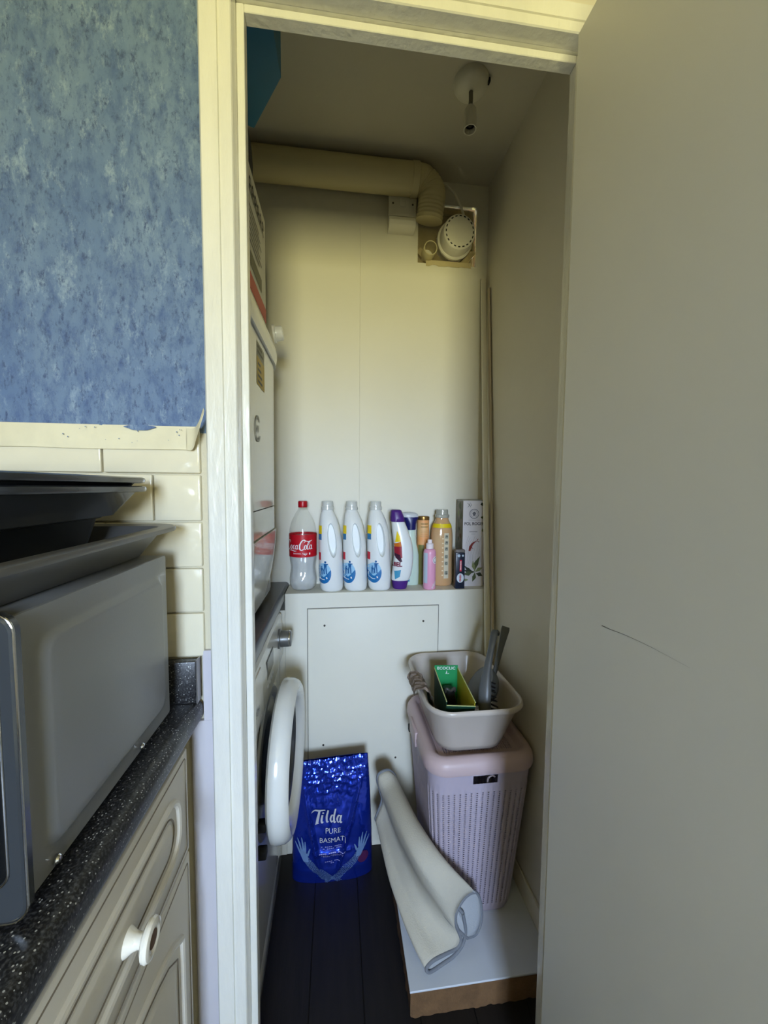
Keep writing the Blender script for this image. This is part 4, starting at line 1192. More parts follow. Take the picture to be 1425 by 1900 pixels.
g = MB(); stroke_on(g, [(0.018 + 0.0085 * math.cos(R(a)), 0.103 + 0.0085 * math.sin(R(a))) for a in range(60, 330, 20)], 0.0022, pkf(0.0009), 2); g.build('label_mark', mat('print_mauve', (150, 110, 130), 0.5), lo_, local=True, smooth=0)
g = MB()
for (x, z, r_) in ((0.012, 0.016, 0.006), (0.020, 0.024, 0.0055), (0.006, 0.008, 0.004)):
    for k in range(5):
        a = 2 * PI * k / 5
        poly_on(g, circle(r_ * 0.42, 10, x + r_ * 0.6 * math.cos(a), z + r_ * 0.6 * math.sin(a)), pkf(0.0005 + 0.00005 * k))
g.build('flower_print', mat('flower_print', (222, 200, 204), 0.5), pk, local=True, smooth=0, kind='stuff')

# --- amber bottle with clear cap
am = thing('softener_bottle', 'amber translucent bottle with clear cap and yellow neck band', 'bottle', (0.6830, 0.700, SZ))
AB = [(0.0, 0.034), (0.003, 0.0375), (0.015, 0.0395), (0.06, 0.0390), (0.11, 0.0385), (0.16, 0.0395), (0.19, 0.0385), (0.212, 0.0345), (0.228, 0.0285), (0.238, 0.0240), (0.246, 0.0225)]
ca = catmull([(z, a, 0) for z, a in AB], 4)
AMB = bpy.data.materials.new('amber_plastic'); AMB.use_nodes = True
_b = AMB.node_tree.nodes['Principled BSDF']
_b.inputs['Roughness'].default_value = 0.12; _b.inputs['Coat Weight'].default_value = 0.5
_tc = AMB.node_tree.nodes.new('ShaderNodeTexCoord'); _nz = AMB.node_tree.nodes.new('ShaderNodeTexNoise'); _nz.inputs['Scale'].default_value = 9
_mx = AMB.node_tree.nodes.new('ShaderNodeMix'); _mx.data_type = 'RGBA'; _mx.inputs[6].default_value = lin((206, 180, 140)); _mx.inputs[7].default_value = lin((196, 142, 92))
AMB.node_tree.links.new(_tc.outputs['Object'], _nz.inputs['Vector']); AMB.node_tree.links.new(_nz.outputs['Fac'], _mx.inputs[0]); AMB.node_tree.links.new(_mx.outputs[2], _b.inputs['Base Color'])
_b.inputs['Subsurface Weight'].default_value = 0.25; _b.inputs['Subsurface Radius'].default_value = (0.02, 0.012, 0.006)
MB().loft([se_ring(0, p.y, p.y * 0.8, p.x, ex=2.3) for p in ca]).build('bottle_body', AMB, am, local=True, smooth=50)
MB().loft([se_ring(0, 0.0310, 0.0255, 0.2205, ex=2.2), se_ring(0, 0.0355, 0.0290, 0.2065, ex=2.2)], False, False).xform(Matrix.Scale(1.02, 4)).build('neck_band', mat('label_lemon', (222, 196, 16), 0.4), am, local=True, smooth=60)
CAPC = PET.copy(); CAPC.name = 'clear_cap'
_t = [q for q in CAPC.node_tree.nodes if q.type == 'BSDF_TRANSPARENT'][0]; _t.inputs['Color'].default_value = (0.8, 0.8, 0.78, 1)
MB().lathe([(0.0225, 0.2455), (0.0255, 0.2465), (0.0258, 0.2565), (0.0215, 0.2580), (0.0208, 0.2745), (0.0195, 0.2755), (0.001, 0.2755)], 40).build('cap', mat('frosted_cap', (190, 190, 178), 0.15, coat=0.5, trans=0.3), am, local=True)
def asurf(off):
    def fn(x, z):
        a = 0.0388
        for p, q in zip(ca[:-1], ca[1:]):
            if p.x <= z <= q.x:
                a = p.y + (q.y - p.y) * (z - p.x) / max(1e-6, q.x - p.x)
        u = max(-0.999, min(0.999, x / a))
        return (u * a, -a * 0.8 * (1 - abs(u) ** 2.3) ** (1 / 2.3) - off, z)
    return fn
g = MB(); rect_on(g, 0.0005, 0.0180, 0.028, 0.192, asurf(0.0010), 6, 12); lo_ = g.build('print_panel', mat('panel_beige', (206, 196, 170), 0.35), am, local=True, smooth=60)
g = MB()
for k, z in enumerate((0.180, 0.158, 0.136, 0.108, 0.084, 0.050)):
    rect_on(g, 0.0035, 0.0150, z - 0.0075, z + 0.0055, asurf(0.0015), 4, 3)
g.build('pictogram_squares', mat('panel_grey', (150, 150, 132), 0.4), lo_, local=True, smooth=60, kind='stuff')
g = MB()
for k, z in enumerate((0.180, 0.158, 0.136)):
    stroke_on(g, [(0.006, z - 0.003), (0.009, z + 0.003), (0.013, z - 0.002)], 0.002, asurf(0.0021), 3)
for z in (0.108, 0.084):
    stroke_on(g, [(0.0092 + 0.0035 * math.cos(R(a)), z - 0.001 + 0.0035 * math.sin(R(a))) for a in range(0, 361, 40)], 0.0012, asurf(0.0021), 2)
for i in range(4):
    for j in range(5):
        if (i * 3 + j * 5 + i * j) % 3 != 0:
            rect_on(g, 0.0042 + i * 0.0026, 0.0042 + i * 0.0026 + 0.0024, 0.040 + j * 0.0026, 0.040 + j * 0.0026 + 0.0024, asurf(0.0021), 1, 1)
g.build('pictograms', BLACK_INK, lo_, local=True, smooth=0, kind='stuff')
g = MB()
for k in range(9):
    poly_on(g, circle(0.0035, 10, -0.0045, 0.040 + k * 0.0165, 0.0025), asurf(0.0010))
g.build('dot_highlights', mat('amber_highlight', (236, 216, 178), 0.1, coat=0.6), am, local=True, smooth=60, kind='stuff')  # pale discs paint the highlights on a column of moulded dots

# --- small navy carton
nv = thing('tablet_carton', 'narrow navy carton with red stripe and round badge, beside the gift box', 'carton', (0.7320, 0.641, SZ))
MB().box(-0.0165, 0.0165, -0.012, 0.012, 0.0, 0.128, 0.0015, 2).build('carton', mat('navy_card', (22, 32, 54), 0.35, coat=0.2), nv, local=True)
MB().box(-0.0165, 0.0165, -0.0122, 0.012, 0.1285, 0.1380, 0.0015, 2).build('flap', mat('card_grey', (120, 112, 108), 0.5), nv, local=True)
g = MB(); rect_on(g, -0.0025, 0.0050, 0.062, 0.102, lambda x, z: (x, -0.0123, z), 1, 1); lo_ = g.build('red_stripe', mat('stripe_red', (206, 40, 70), 0.4), nv, local=True, smooth=0)
g = MB()
for k in range(7): rect_on(g, -0.0006, 0.0030, 0.0665 + k * 0.0046, 0.0698 + k * 0.0046, lambda x, z: (x, -0.0127, z), 1, 1)
g.build('stripe_lettering', WHITE_INK, lo_, local=True, smooth=0, kind='stuff')
g = MB(); poly_on(g, circle(0.0130, 30, 0.0005, 0.038, 0.0165), lambda x, z: (x, -0.0123, z)); lo_ = g.build('badge', mat('badge_white', (214, 224, 234), 0.35), nv, local=True, smooth=0)
g = MB(); text_on(g, 'FINISH', 0.0085, lambda x, y: (0.0005 - y, -0.0127, 0.038 + x), bold=0.0004); g.build('badge_lettering', mat('badge_ink', (190, 50, 60), 0.4), lo_, local=True, smooth=0, kind='stuff')
for x in (-0.006, 0.0085):
    g = MB(); poly_on(g, circle(0.0052 if x < 0 else 0.0038, 16, x, 0.117), lambda a, z: (a, -0.0123, z)); g.build('silver_dot', mat('silver_dot', (190, 206, 220), 0.3), nv, local=True, smooth=0)

# --- botanical gift box
gf = thing('gift_box', 'tall white champagne gift box printed with leaves and a red fish', 'box', (0.7880, 0.695, SZ))
GW, GD, GH = 0.040, 0.036, 0.312
MB().box(-GW, GW, -GD, GD, 0.0, GH, 0.0008, 1).build('carton', mat('gift_white', (226, 222, 228), 0.4), gf, local=True, smooth=0)
MB().box(-GW - 0.0002, GW + 0.0002, -GD - 0.0002, GD + 0.0002, GH - 0.0035, GH + 0.0003).build('lid_edge', mat('gift_grey', (150, 148, 138), 0.5), gf, local=True, smooth=0)
MB().box(-GW - 0.0004, -GW + 0.0001, -GD, GD, 0.001, GH - 0.004).build('side_print', mat('gift_side', (150, 140, 130), 0.5, var=0.5, vscale=22, rgb2=(96, 100, 74)), gf, local=True, smooth=0)
ff = lambda off=0.0006: (lambda x, z: (x, -GD - off, z))
INK = mat('botanic_ink', (62, 62, 72), 0.5)
g = MB(); text_on(g, 'POL ROGER', 0.0150, lambda x, y: ff()(x * 0.92 + 0.002, 0.226 + y), bold=0.0003); g.build('lettering', INK, gf, local=True, smooth=0, kind='stuff')
g = MB()
stroke_on(g, [(0.001 + 0.0170 * math.cos(R(a)), 0.262 + 0.0165 * math.sin(R(a))) for a in range(0, 361, 15)], 0.0022, ff(), 1)
stroke_on(g, [(0.001 + 0.0125 * math.cos(R(a)), 0.262 + 0.0120 * math.sin(R(a))) for a in range(0, 361, 15)], 0.0010, ff(), 1)
poly_on(g, [(0.001 + 0.006 * math.cos(a) * (1 + 0.25 * math.sin(5 * a)), 0.262 + 0.0075 * math.sin(a)) for a in [2 * PI * k / 20 for k in range(20)]], ff())
g.build('crest', mat('crest_ink', (110, 112, 124), 0.5), gf, local=True, smooth=0, kind='stuff', label='round grey crest')
g = MB()
rect_on(g, -0.020, 0.024, 0.2390, 0.2398, ff(), 1, 1); rect_on(g, -0.016, 0.014, 0.1965, 0.1990, ff(), 1, 1); rect_on(g, -0.008, 0.007, 0.1890, 0.1900, ff(), 1, 1)
for (a, b) in (((-0.026, 0.302), (-0.012, 0.285)), ((-0.013, 0.303), (-0.024, 0.284)), ((-0.009, 0.299), (-0.014, 0.287))):
    stroke_on(g, [a, ((a[0] + b[0]) / 2 + 0.001, (a[1] + b[1]) / 2), b], [0.0006, 0.0026, 0.0008], ff(), 3)
for k in range(9):
    x = -0.024 + 0.006 * k
    stroke_on(g, [(x, 0.070 + 0.004 * (k % 3)), (x + 0.004, 0.105), (x - 0.003, 0.150), (x + 0.006, 0.182 - 0.006 * (k % 4))], 0.0006, ff(), 4)
g.build('line_drawing', mat('line_ink', (140, 142, 148), 0.5), gf, local=True, smooth=0, kind='stuff')
g = MB()
stroke_on(g, [(-0.014, 0.128), (-0.010, 0.143), (-0.002, 0.155), (0.008, 0.162), (0.013, 0.165)], [0.007, 0.010, 0.007, 0.003, 0.0012], ff(), 5)
stroke_on(g, [(0.012, 0.1645), (0.018, 0.172)], [0.001, 0.003], ff(), 2); stroke_on(g, [(0.012, 0.1645), (0.020, 0.162)], [0.001, 0.003], ff(), 2); stroke_on(g, [(-0.006, 0.140), (0.001, 0.136)], [0.003, 0.0005], ff(), 2)
g.build('red_fish', mat('fish_red', (140, 44, 40), 0.5), gf, local=True, smooth=0, label='printed red fish')
random.seed(21)
def leaf(x, z, ang, L, w, m, off):
    g = MB()
    d = (math.cos(R(ang)), math.sin(R(ang)))
    pts = [(x, z), (x + d[0] * L * 0.5 - d[1] * L * 0.06, z + d[1] * L * 0.5 + d[0] * L * 0.06), (x + d[0] * L, z + d[1] * L)]
    stroke_on(g, [(max(-GW + 0.001, min(GW - 0.001, a)), b) for a, b in pts], [0.001, w, 0.0008], ff(off), 6)
    g.build('printed_leaf', m, gf, local=True, smooth=0)
LG = [mat('leaf_dark', (52, 60, 46), 0.5), mat('leaf_mid', (84, 96, 62), 0.5), mat('leaf_pale', (138, 148, 104), 0.5)]
for k, (x, z, a, L, w) in enumerate(((0.008, 0.052, 170, 0.042, 0.016), (0.006, 0.054, 70, 0.058, 0.017), (0.010, 0.052, 30, 0.030, 0.014), (0.004, 0.050, 145, 0.046, 0.012), (0.008, 0.050, 255, 0.034, 0.015), (0.010, 0.054, 105, 0.040, 0.012), (0.012, 0.046, -20, 0.026, 0.016), (0.0, 0.054, 195, 0.036, 0.018),
                                     (-0.038, 0.020, 10, 0.022, 0.010), (0.036, 0.300, 200, 0.014, 0.014), (0.038, 0.250, 180, 0.014, 0.010), (0.037, 0.195, 110, 0.016, 0.008))):
    leaf(x, z, a, L, w, LG[k % 3], 0.0006 + 0.00012 * k)
for k, (y, z, r_, m_) in enumerate(((-0.004, 0.290, 0.011, 1), (0.012, 0.262, 0.010, 2), (-0.016, 0.252, 0.010, 1), (0.002, 0.205, 0.006, 0), (-0.012, 0.180, 0.008, 0), (0.010, 0.168, 0.007, 1))):
    g = MB(); poly_on(g, circle(r_, 14, y, z, r_ * 1.2), lambda a, b: (-GW - 0.0009, a, b)); g.build('printed_leaf', LG[m_] if k != 4 else mat('print_brown', (110, 74, 44), 0.5), gf, local=True, smooth=0)

# ================================================================== ON THE CUPBOARD FLOOR
# --- bag of rice, blue foil
BX, BY = 0.288, 0.545
rb = thing('rice_bag', 'shiny blue foil bag of basmati rice standing on the floor by the washing machine', 'bag', (BX, BY, 0.0005))
BHT, BHW = 0.404, 0.1315
def bag_half(z):
    t = z / BHT
    return BHW * (1.0 - 0.04 * t - 0.10 * t * t)
def bag_front(x, z, off=0.0):
    """front skin, local coordinates (y negative is the front)"""
    t = max(0.0, min(1.0, z / BHT))
    hw = bag_half(z)
    u = max(-1, min(1, x / hw))
    thick = 0.046 * (1 - t) ** 0.55 * (0.35 + 0.65 * math.sin(PI * min(1, 0.25 + t * 1.1) ) if t < 0.7 else 0.35 + 0.65 * math.sin(PI * min(1, 0.25 + 0.7 * 1.1))) + 0.004
    thick = 0.004 + 0.044 * (1 - t) ** 0.6 * min(1.0, 0.72 + 2.2 * t)
    y = -thick * (1 - abs(u) ** 3.2) ** 0.5 if abs(u) < 1 else 0
    # folds: a V of creases running in from the shoulders, crumple near the zip
    wrk = max(0, 1 - abs(u)) ** 0.3
    v1 = math.exp(-((x - (0.02 + (z - 0.06) * 0.26)) / 0.006) ** 2) * 0.015 * (1 - abs(2 * t - 0.9)) if 0.05 < t < 0.85 else 0
    v2 = math.exp(-((x + (0.045 + (z - 0.08) * 0.20)) / 0.007) ** 2) * 0.011 * (1 - abs(2 * t - 0.8)) if 0.05 < t < 0.85 else 0
    v3 = math.exp(-((z - 0.108 - 1.4 * x * x) / 0.007) ** 2) * 0.005 * (1 if abs(x) < 0.06 else 0.3)
    top = max(0.0, (t - 0.60) / 0.40)
    cr = 0.0050 * min(1, top * 2.2) * (noise.noise((x * 62, z * 70, 1.3)) + 0.6 * noise.noise((x * 140, z * 120, 4.0)))
    br = 0.0062 * noise.noise((x * 18, z * 18, 7.7)) + 0.0016 * noise.noise((x * 45, z * 40, 2.2))
    zipl = 0.0022 * (math.exp(-((z - 0.352) / 0.0035) ** 2) + math.exp(-((z - 0.366) / 0.003) ** 2) + 0.8 * math.exp(-((z - 0.338) / 0.003) ** 2))
    y -= (v1 + v2 + v3) * wrk + (cr + br) * wrk * (0.35 + 0.65 * min(1, 8 * t)) + zipl
    return (x, y - 0.016 * t - off, z)
nx_, nz_ = 90, 120
gv = []
for j in range(nz_ + 1):
    z = BHT * j / nz_
    for i in range(nx_ + 1):
        u = -1 + 2 * i / nx_
        x = u * bag_half(z)
        p = bag_front(x, z)
        gv.append((p[0], p[1], p[2] + 0.006 * (z / BHT) ** 3 * u))
back = []
for j in range(nz_ + 1):
    z = BHT * j / nz_
    t = z / BHT
    for i in range(nx_ + 1):
        u = -1 + 2 * i / nx_
        x = u * bag_half(z)
        th = 0.004 + 0.030 * (1 - t) ** 0.6 * min(1.0, 0.72 + 2.2 * t)
        back.append((x, th * (1 - abs(u) ** 3.2) ** 0.5 - 0.016 * t + 0.0004, z + 0.006 * t ** 3 * u))
bm_ = MB()
gf_ = [(j * (nx_ + 1) + i, j * (nx_ + 1) + i + 1, (j + 1) * (nx_ + 1) + i + 1, (j + 1) * (nx_ + 1) + i) for j in range(nz_) for i in range(nx_)]
bm_.add(gv, gf_); bm_.add(back, [tuple(reversed(q)) for q in gf_])
n1 = (nx_ + 1) * (nz_ + 1)
bot = [i for i in range(nx_ + 1)]
bm_.f.append(tuple(bot + [n1 + i for i in reversed(bot)]))
bm_.build('bag_skin', FOILBLUE, rb, local=True, smooth=28)
bfn = lambda off: (lambda x, y: bag_front(x, y, off))
SIL = mat('silver_print', (206, 206, 214), 0.35, metal=0.2)
g = MB()
f2 = bfn(0.0022)
# brand lettering, drawn as slanted brush strokes
stroke_on(g, [(-0.066, 0.243), (-0.056, 0.252), (-0.040, 0.250), (-0.022, 0.2505)], [0.001, 0.005, 0.006, 0.004], f2)
stroke_on(g, [(-0.040, 0.250), (-0.045, 0.225), (-0.049, 0.205)], [0.006, 0.0085, 0.008], f2)
stroke_on(g, [(-0.054, 0.203), (-0.043, 0.206)], 0.003, f2, 2)
def ti(x): 
    stroke_on(g, [(x + 0.003, 0.232), (x, 0.217), (x + 0.001, 0.207), (x + 0.006, 0.209)], [0.006, 0.0065, 0.006, 0.002], f2)
ti(-0.034)
poly_on(g, circle(0.0032, 12, -0.029, 0.2395), f2)
stroke_on(g, [(-0.013, 0.250), (-0.018, 0.225), (-0.017, 0.209), (-0.012, 0.210)], [0.005, 0.0065, 0.006, 0.002], f2)
def bowl(x): stroke_on(g, [(x + 0.010, 0.229), (x + 0.004, 0.230), (x, 0.218), (x + 0.003, 0.208), (x + 0.009, 0.213)], [0.003, 0.005, 0.006, 0.004, 0.002], f2)
bowl(-0.006); stroke_on(g, [(0.010, 0.252), (0.005, 0.225), (0.006, 0.208), (0.011, 0.210)], [0.005, 0.006, 0.006, 0.002], f2)
bowl(0.015); stroke_on(g, [(0.028, 0.231), (0.025, 0.218), (0.026, 0.208), (0.031, 0.210)], [0.005, 0.006, 0.006, 0.002], f2)
g.build('brand_lettering', SIL, rb, local=True, smooth=0, kind='stuff', label='silver slanted brand lettering')
g = MB()
text_on(g, 'PURE', 0.0235, lambda x, y: f2(0.002 + x * 0.9, 0.181 + y), maxedge=0.008)
text_on(g, 'BASMATI', 0.0235, lambda x, y: f2(0.001 + x * 0.9, 0.151 + y), maxedge=0.008)
g.build('product_lettering', SIL, rb, local=True, smooth=0, kind='stuff', label='silver capital lettering')
g = MB()
for k, (z, w) in enumerate(((0.130, 0.040), (0.124, 0.034), (0.112, 0.042), (0.106, 0.044), (0.100, 0.040), (0.082, 0.026), (0.076, 0.008))):
    n_ = int(w / 0.006)
    for q in range(-n_, n_):
        if (q * 7 + k * 3) % 5:
            rect_on(g, q * 0.0060 + 0.0005, q * 0.0060 + 0.0048, z - 0.0012, z + 0.0012, f2, 1, 1)
g.build('small_print', mat('print_lilac', (150, 150, 206), 0.4), rb, local=True, smooth=0, kind='stuff')
g = MB()
f3 = bfn(0.0026)
random.seed(4)
def arm(s):
    """an arm of rice grains rising to an open hand"""
    spine = catmull([(s * 0.006, 0.012, 0), (s * 0.030, 0.040, 0), (s * 0.060, 0.068, 0), (s * 0.082, 0.094, 0)], 10)
    wid = [0.020, 0.019, 0.018, 0.017]
    for i, p in enumerate(spine):
        t = i / (len(spine) - 1)
        w = 0.024 - 0.008 * t
        tg = (spine[min(i + 1, len(spine) - 1)] - spine[max(i - 1, 0)]).normalized()
        nn = Vector((-tg.y, tg.x, 0))
        for k in range(6):
            q = p + nn * (w * (k / 5 - 0.5)) + Vector((random.uniform(-.0008, .0008), random.uniform(-.0008, .0008), 0))
            a = random.uniform(-0.5, 0.5)
            d = Vector((nn.x * math.cos(a) - nn.y * math.sin(a), nn.x * math.sin(a) + nn.y * math.cos(a), 0)) * 0.0020
            stroke_on(g, [(q.x - d.x, q.y - d.y), (q.x + d.x, q.y + d.y)], [0.0013, 0.0013], f3, 1)
    # palm and fingers
    poly_on(g, [(s * 0.074, 0.086), (s * 0.090, 0.086), (s * 0.104, 0.112), (s * 0.092, 0.126), (s * 0.078, 0.110)], f3)
    for (x0, z0, x1, z1) in ((0.101, 0.112, 0.118, 0.142), (0.097, 0.118, 0.110, 0.156), (0.091, 0.122, 0.097, 0.160), (0.085, 0.116, 0.086, 0.148), (0.078, 0.106, 0.070, 0.128)):
        stroke_on(g, [(s * x0, z0), (s * (x0 + x1) / 2, (z0 + z1) / 2 + 0.001), (s * x1, z1)], [0.0065, 0.0055, 0.0022], f3, 3)
arm(1); arm(-1)
for k in range(40):
    x = random.uniform(-0.03, 0.03); z = random.uniform(0.004, 0.022)
    stroke_on(g, [(x, z), (x + 0.002, z + 0.0014)], 0.0012, f3, 1)
g.build('rice_hands_print', mat('print_pale_blue', (100, 128, 170), 0.4), rb, local=True, smooth=0, kind='stuff', label='pale print of two raised hands made of rice')
g = MB(); poly_on(g, circle(0.018, 24, 0.098, 0.078), f2); g.build('round_seal', mat('seal_red', (70, 26, 70), 0.45), rb, local=True, smooth=0)

# --- laminated board on the floor
bd = thing('laminate_board', 'white laminated board with brown fibre edges lying on the cupboard floor', 'board', (0.66, 0.38, 0.0005))
MB().box(0.474, 0.842, 0.163, 0.612, 0.0665, 0.0715, 0.001, 1).build('white_top', BOARDW, bd, smooth=0)
cr = MB()
N = 60
def edge_pts(z, amp, seed):
    pts = []
    per = [(0.476 + (0.840 - 0.476) * k / N, 0.165) for k in range(N)] + [(0.840, 0.165 + (0.61 - 0.165) * k / N) for k in range(N)] + [(0.840 - (0.840 - 0.476) * k / N, 0.61) for k in range(N)] + [(0.476, 0.61 - (0.61 - 0.165) * k / N) for k in range(N)]
    for i, (x, y) in enumerate(per):
        a = amp * noise.noise((x * 60, y * 60, seed))
        pts.append((x + a, y + a, z))
    return pts
cr.loft([edge_pts(0.0008, 0.004, 1), edge_pts(0.008, 0.0015, 2), edge_pts(0.03, 0.0006, 3), edge_pts(0.0664, 0.0004, 4)])
cr.build('fibre_core', FIBRE, bd, smooth=30)

# --- laundry bin with perforated ribs
bn = thing('laundry_bin', 'dusty pink laundry bin with perforated ribbed sides and a lid', 'laundry bin', (0.690, 0.438, 0.0718))
Z0, Z1 = 0.0, 0.452
NCOL = 72
def bin_dims(z):
    t = z / 0.46
    return 0.222 + 0.072 * t, 0.262 + 0.072 * t
def perim(w, d, r, n):
    """n points evenly spaced round a rounded rectangle, with outward normals"""
    segs = []
    base = rrect(w, d, r, 10)
    L = [0]
    for i in range(len(base)):
        a, b = base[i], base[(i + 1) % len(base)]
        L.append(L[-1] + math.hypot(b[0] - a[0], b[1] - a[1]))
    out = []
    j = 0
    for k in range(n):
        s_ = L[-1] * k / n
        while L[j + 1] < s_: j += 1
        a, b = base[j % len(base)], base[(j + 1) % len(base)]
        t = (s_ - L[j]) / max(1e-9, L[j + 1] - L[j])
        p = (a[0] + (b[0] - a[0]) * t, a[1] + (b[1] - a[1]) * t)
        ln = math.hypot(b[0] - a[0], b[1] - a[1])
        out.append((p, ((b[1] - a[1]) / ln, -(b[0] - a[0]) / ln)))
    return out
PER = 4
NP = NCOL * PER
zrows = [0.0, 0.004, 0.012, 0.024]
HR = 58
zlo, zhi = 0.030, 0.388
for k in range(HR):
    z = zlo + (zhi - zlo) * k / HR
    zrows += [z, z + (zhi - zlo) / HR * 0.40]
zrows += [zhi, 0.396, 0.412, 0.436, 0.452]
bmb = MB()
for z in zrows:
    w, d = bin_dims(z)
    ins = 0.006 if z == 0.0 else (0.002 if z == 0.004 else 0)
    for k, (p, nrm) in enumerate(perim(w - 2 * ins, d - 2 * ins, 0.045, NP)):
        rib = 0.0
        if zlo - 0.004 <= z <= zhi:
            rib = (0.0016, 0.0016, -0.0006, -0.0006)[k % PER]
        bmb.v.append((p[0] + nrm[0] * rib, p[1] + nrm[1] * rib, z))
hxl, hxr, hz0, hz1 = -0.045, 0.048, 0.406, 0.430
for j in range(len(zrows) - 1):
    za = zrows[j]
    for k in range(NP):
        a = j * NP + k
        b = j * NP + (k + 1) % NP
        if zlo <= za < zhi - 1e-6 and (zrows[j + 1] - za) < (zhi - zlo) / HR * 0.5 and k % PER == 2:
            continue
        va, vb = bmb.v[a], bmb.v[b]
        if abs(za - 0.412) < 1e-6 and va[1] < -0.1 and -0.032 < va[0] < 0.036 and abs(va[1] - vb[1]) < 0.004:
            continue
        bmb.f.append((a, b, b + NP, a + NP))
bmb.f.append(tuple(range(NP)))
bmb.build('bin_body', PINKBIN, bn, local=True, smooth=30)
# handle latch seen in the slot
w_, d_ = bin_dims(0.424)
MB().tube(catmull([(0.012, -d_ / 2 + 0.004, 0.414), (0.014, -d_ / 2 + 0.004, 0.424), (0.024, -d_ / 2 + 0.004, 0.430), (0.032, -d_ / 2 + 0.004, 0.426)], 4), 0.0026, 8).build('latch', mat('latch_grey', (150, 136, 140), 0.4), bn, local=True)
# lid: rolled rim, sunken perforated top
ld = MB()
LW, LD, LRr = 0.312, 0.352, 0.060
def lring(ins, z, r):
    return [(x, y, z) for x, y in rrect(LW - 2 * ins, LD - 2 * ins, max(r - ins, 0.01), 9)]
ld.loft([lring(0.012, 0.4440, LRr), lring(0.002, 0.4450, LRr), lring(0.0, 0.452, LRr), lring(0.002, 0.470, LRr), lring(0.010, 0.483, LRr), lring(0.022, 0.487, LRr), lring(0.031, 0.484, LRr), lring(0.036, 0.476, LRr), lring(0.042, 0.4722, LRr)], False, False)
lo_ = ld.build('lid_rim', PINKLID, bn, local=True, smooth=50)
# perforated lid plate: grid with open cells
NXL, NYL = 2 * 34 + 1, 2 * 44 + 1
lw, ll = LW - 0.084, LD - 0.084
lp_ = MB()
for j in range(NYL + 1):
    for i in range(NXL + 1):
        x = -lw / 2 + lw * i / NXL; y = -ll / 2 + ll * j / NYL
        lp_.v.append((x, y, 0.4722 + 0.003 * (1 - (2 * x / lw) ** 2) * (1 - (2 * y / ll) ** 2) + (0.0012 if (i // 2) % 2 == 0 else 0)))
for j in range(NYL):
    for i in range(NXL):
        cx_, cy_ = -lw / 2 + lw * (i + .5) / NXL, -ll / 2 + ll * (j + .5) / NYL
        if i % 2 == 1 and j % 2 == 1 and abs(cx_) < lw / 2 - 0.012 and abs(cy_) < ll / 2 - 0.012:
            continue
        a = j * (NXL + 1) + i
        lp_.f.append((a, a + 1, a + NXL + 2, a + NXL + 1))
lp_.build('lid_plate', PINKLID, bn, local=True, smooth=30)
MB().box(-LW / 2 - 0.004, -LW / 2 + 0.006, -0.03, 0.055, 0.430, 0.476, 0.004, 2).build('lid_clip', PINKLID, bn, local=True)
MB().box(-LW / 2 - 0.0045, -LW / 2 + 0.002, 0.058, 0.074, 0.420, 0.440, 0.001, 1).build('clip_gap', DARKGAP, bn, local=True)

# --- washing-up basin on the bin
bsn = thing('washing_up_bowl', 'beige rectangular washing-up bowl standing on the laundry bin lid', 'bowl', (0.668, 0.420, 0.5600))
def bring(w, d, r, z):
    return [(x, y, z) for x, y in rrect(w, d, r, 9)]
BZ = 0.142
MB().loft([bring(0.172, 0.226, 0.045, 0.0), bring(0.186, 0.240, 0.050, 0.003), bring(0.200, 0.256, 0.055, 0.02), bring(0.248, 0.338, 0.060, BZ - 0.014), bring(0.254, 0.344, 0.062, BZ - 0.010), bring(0.264, 0.354, 0.064, BZ - 0.012), bring(0.270, 0.360, 0.066, BZ - 0.007), bring(0.268, 0.358, 0.066, BZ), bring(0.260, 0.350, 0.062, BZ + 0.0028),
           bring(0.250, 0.340, 0.058, BZ), bring(0.244, 0.334, 0.057, BZ - 0.012), bring(0.196, 0.252, 0.052, 0.022), bring(0.182, 0.236, 0.046, 0.006), bring(0.140, 0.19, 0.04, 0.004)]).build('bowl_shell', BASINM, bsn, local=True, smooth=50)

# --- green and yellow card box standing in the basin
tbx = thing('card_box', 'open green and yellow card box standing in the washing-up bowl', 'box', (0.630, 0.36, 0.566))
def quad_wall(name, p, q, h0, h1, m, m_in=None, th=0.0016, inward=(0, 0, 0)):
    a, b = Vector(p), Vector(q)
    n_ = Vector(inward) * th
    lean = lambda p_: p_ + Vector((0, 0.052 if p_.y < 0.4 else -0.006, 0))       # the foot is drawn in from the sloping bowl side
    v = [lean(a) + Vector((0, 0, h0)), lean(b) + Vector((0, 0, h0)), b + Vector((0, 0, h1)), a + Vector((0, 0, h1))]
    return MB().loft([v, [x + n_ for x in v]]).build(name, m, tbx)
A, B_, C_, D_ = (0.600, 0.462, 0.5665), (0.672, 0.455, 0.5665), (0.657, 0.262, 0.5665), (0.584, 0.274, 0.5665)
quad_wall('back_wall', A, B_, 0.0, 0.158, GREEN, inward=(0, -1, 0))
quad_wall('right_wall', B_, C_, 0.0, 0.150, YELLOW, inward=(-1, 0, 0))
DKGREEN = mat('dark_green_print', (26, 66, 50), 0.5)
quad_wall('left_wall', A, D_, 0.0, 0.150, DKGREEN, inward=(1, 0, 0))
quad_wall('front_wall', D_, C_, 0.0, 0.140, DKGREEN, inward=(0, 1, 0))
fz_ = [(p[0], p[1] + (0.052 if p[1] < 0.4 else -0.006), p[2]) for p in (A, B_, C_, D_)]
MB().loft([fz_, [tuple(Vector(p) + Vector((0, 0, 0.0016))) for p in fz_]]).build('base', GREEN, tbx)
for (p, q, h) in ((A, D_, 0.1502), (B_, C_, 0.1502), (D_, C_, 0.1402)):
    MB().bar(Vector(p) + Vector((0, 0, h)), Vector(q) + Vector((0, 0, h)), 0.0026, 0.0012, (1, 0.3, 0)).build('cut_edge', mat('card_edge', (196, 206, 140), 0.6), tbx, smooth=0)
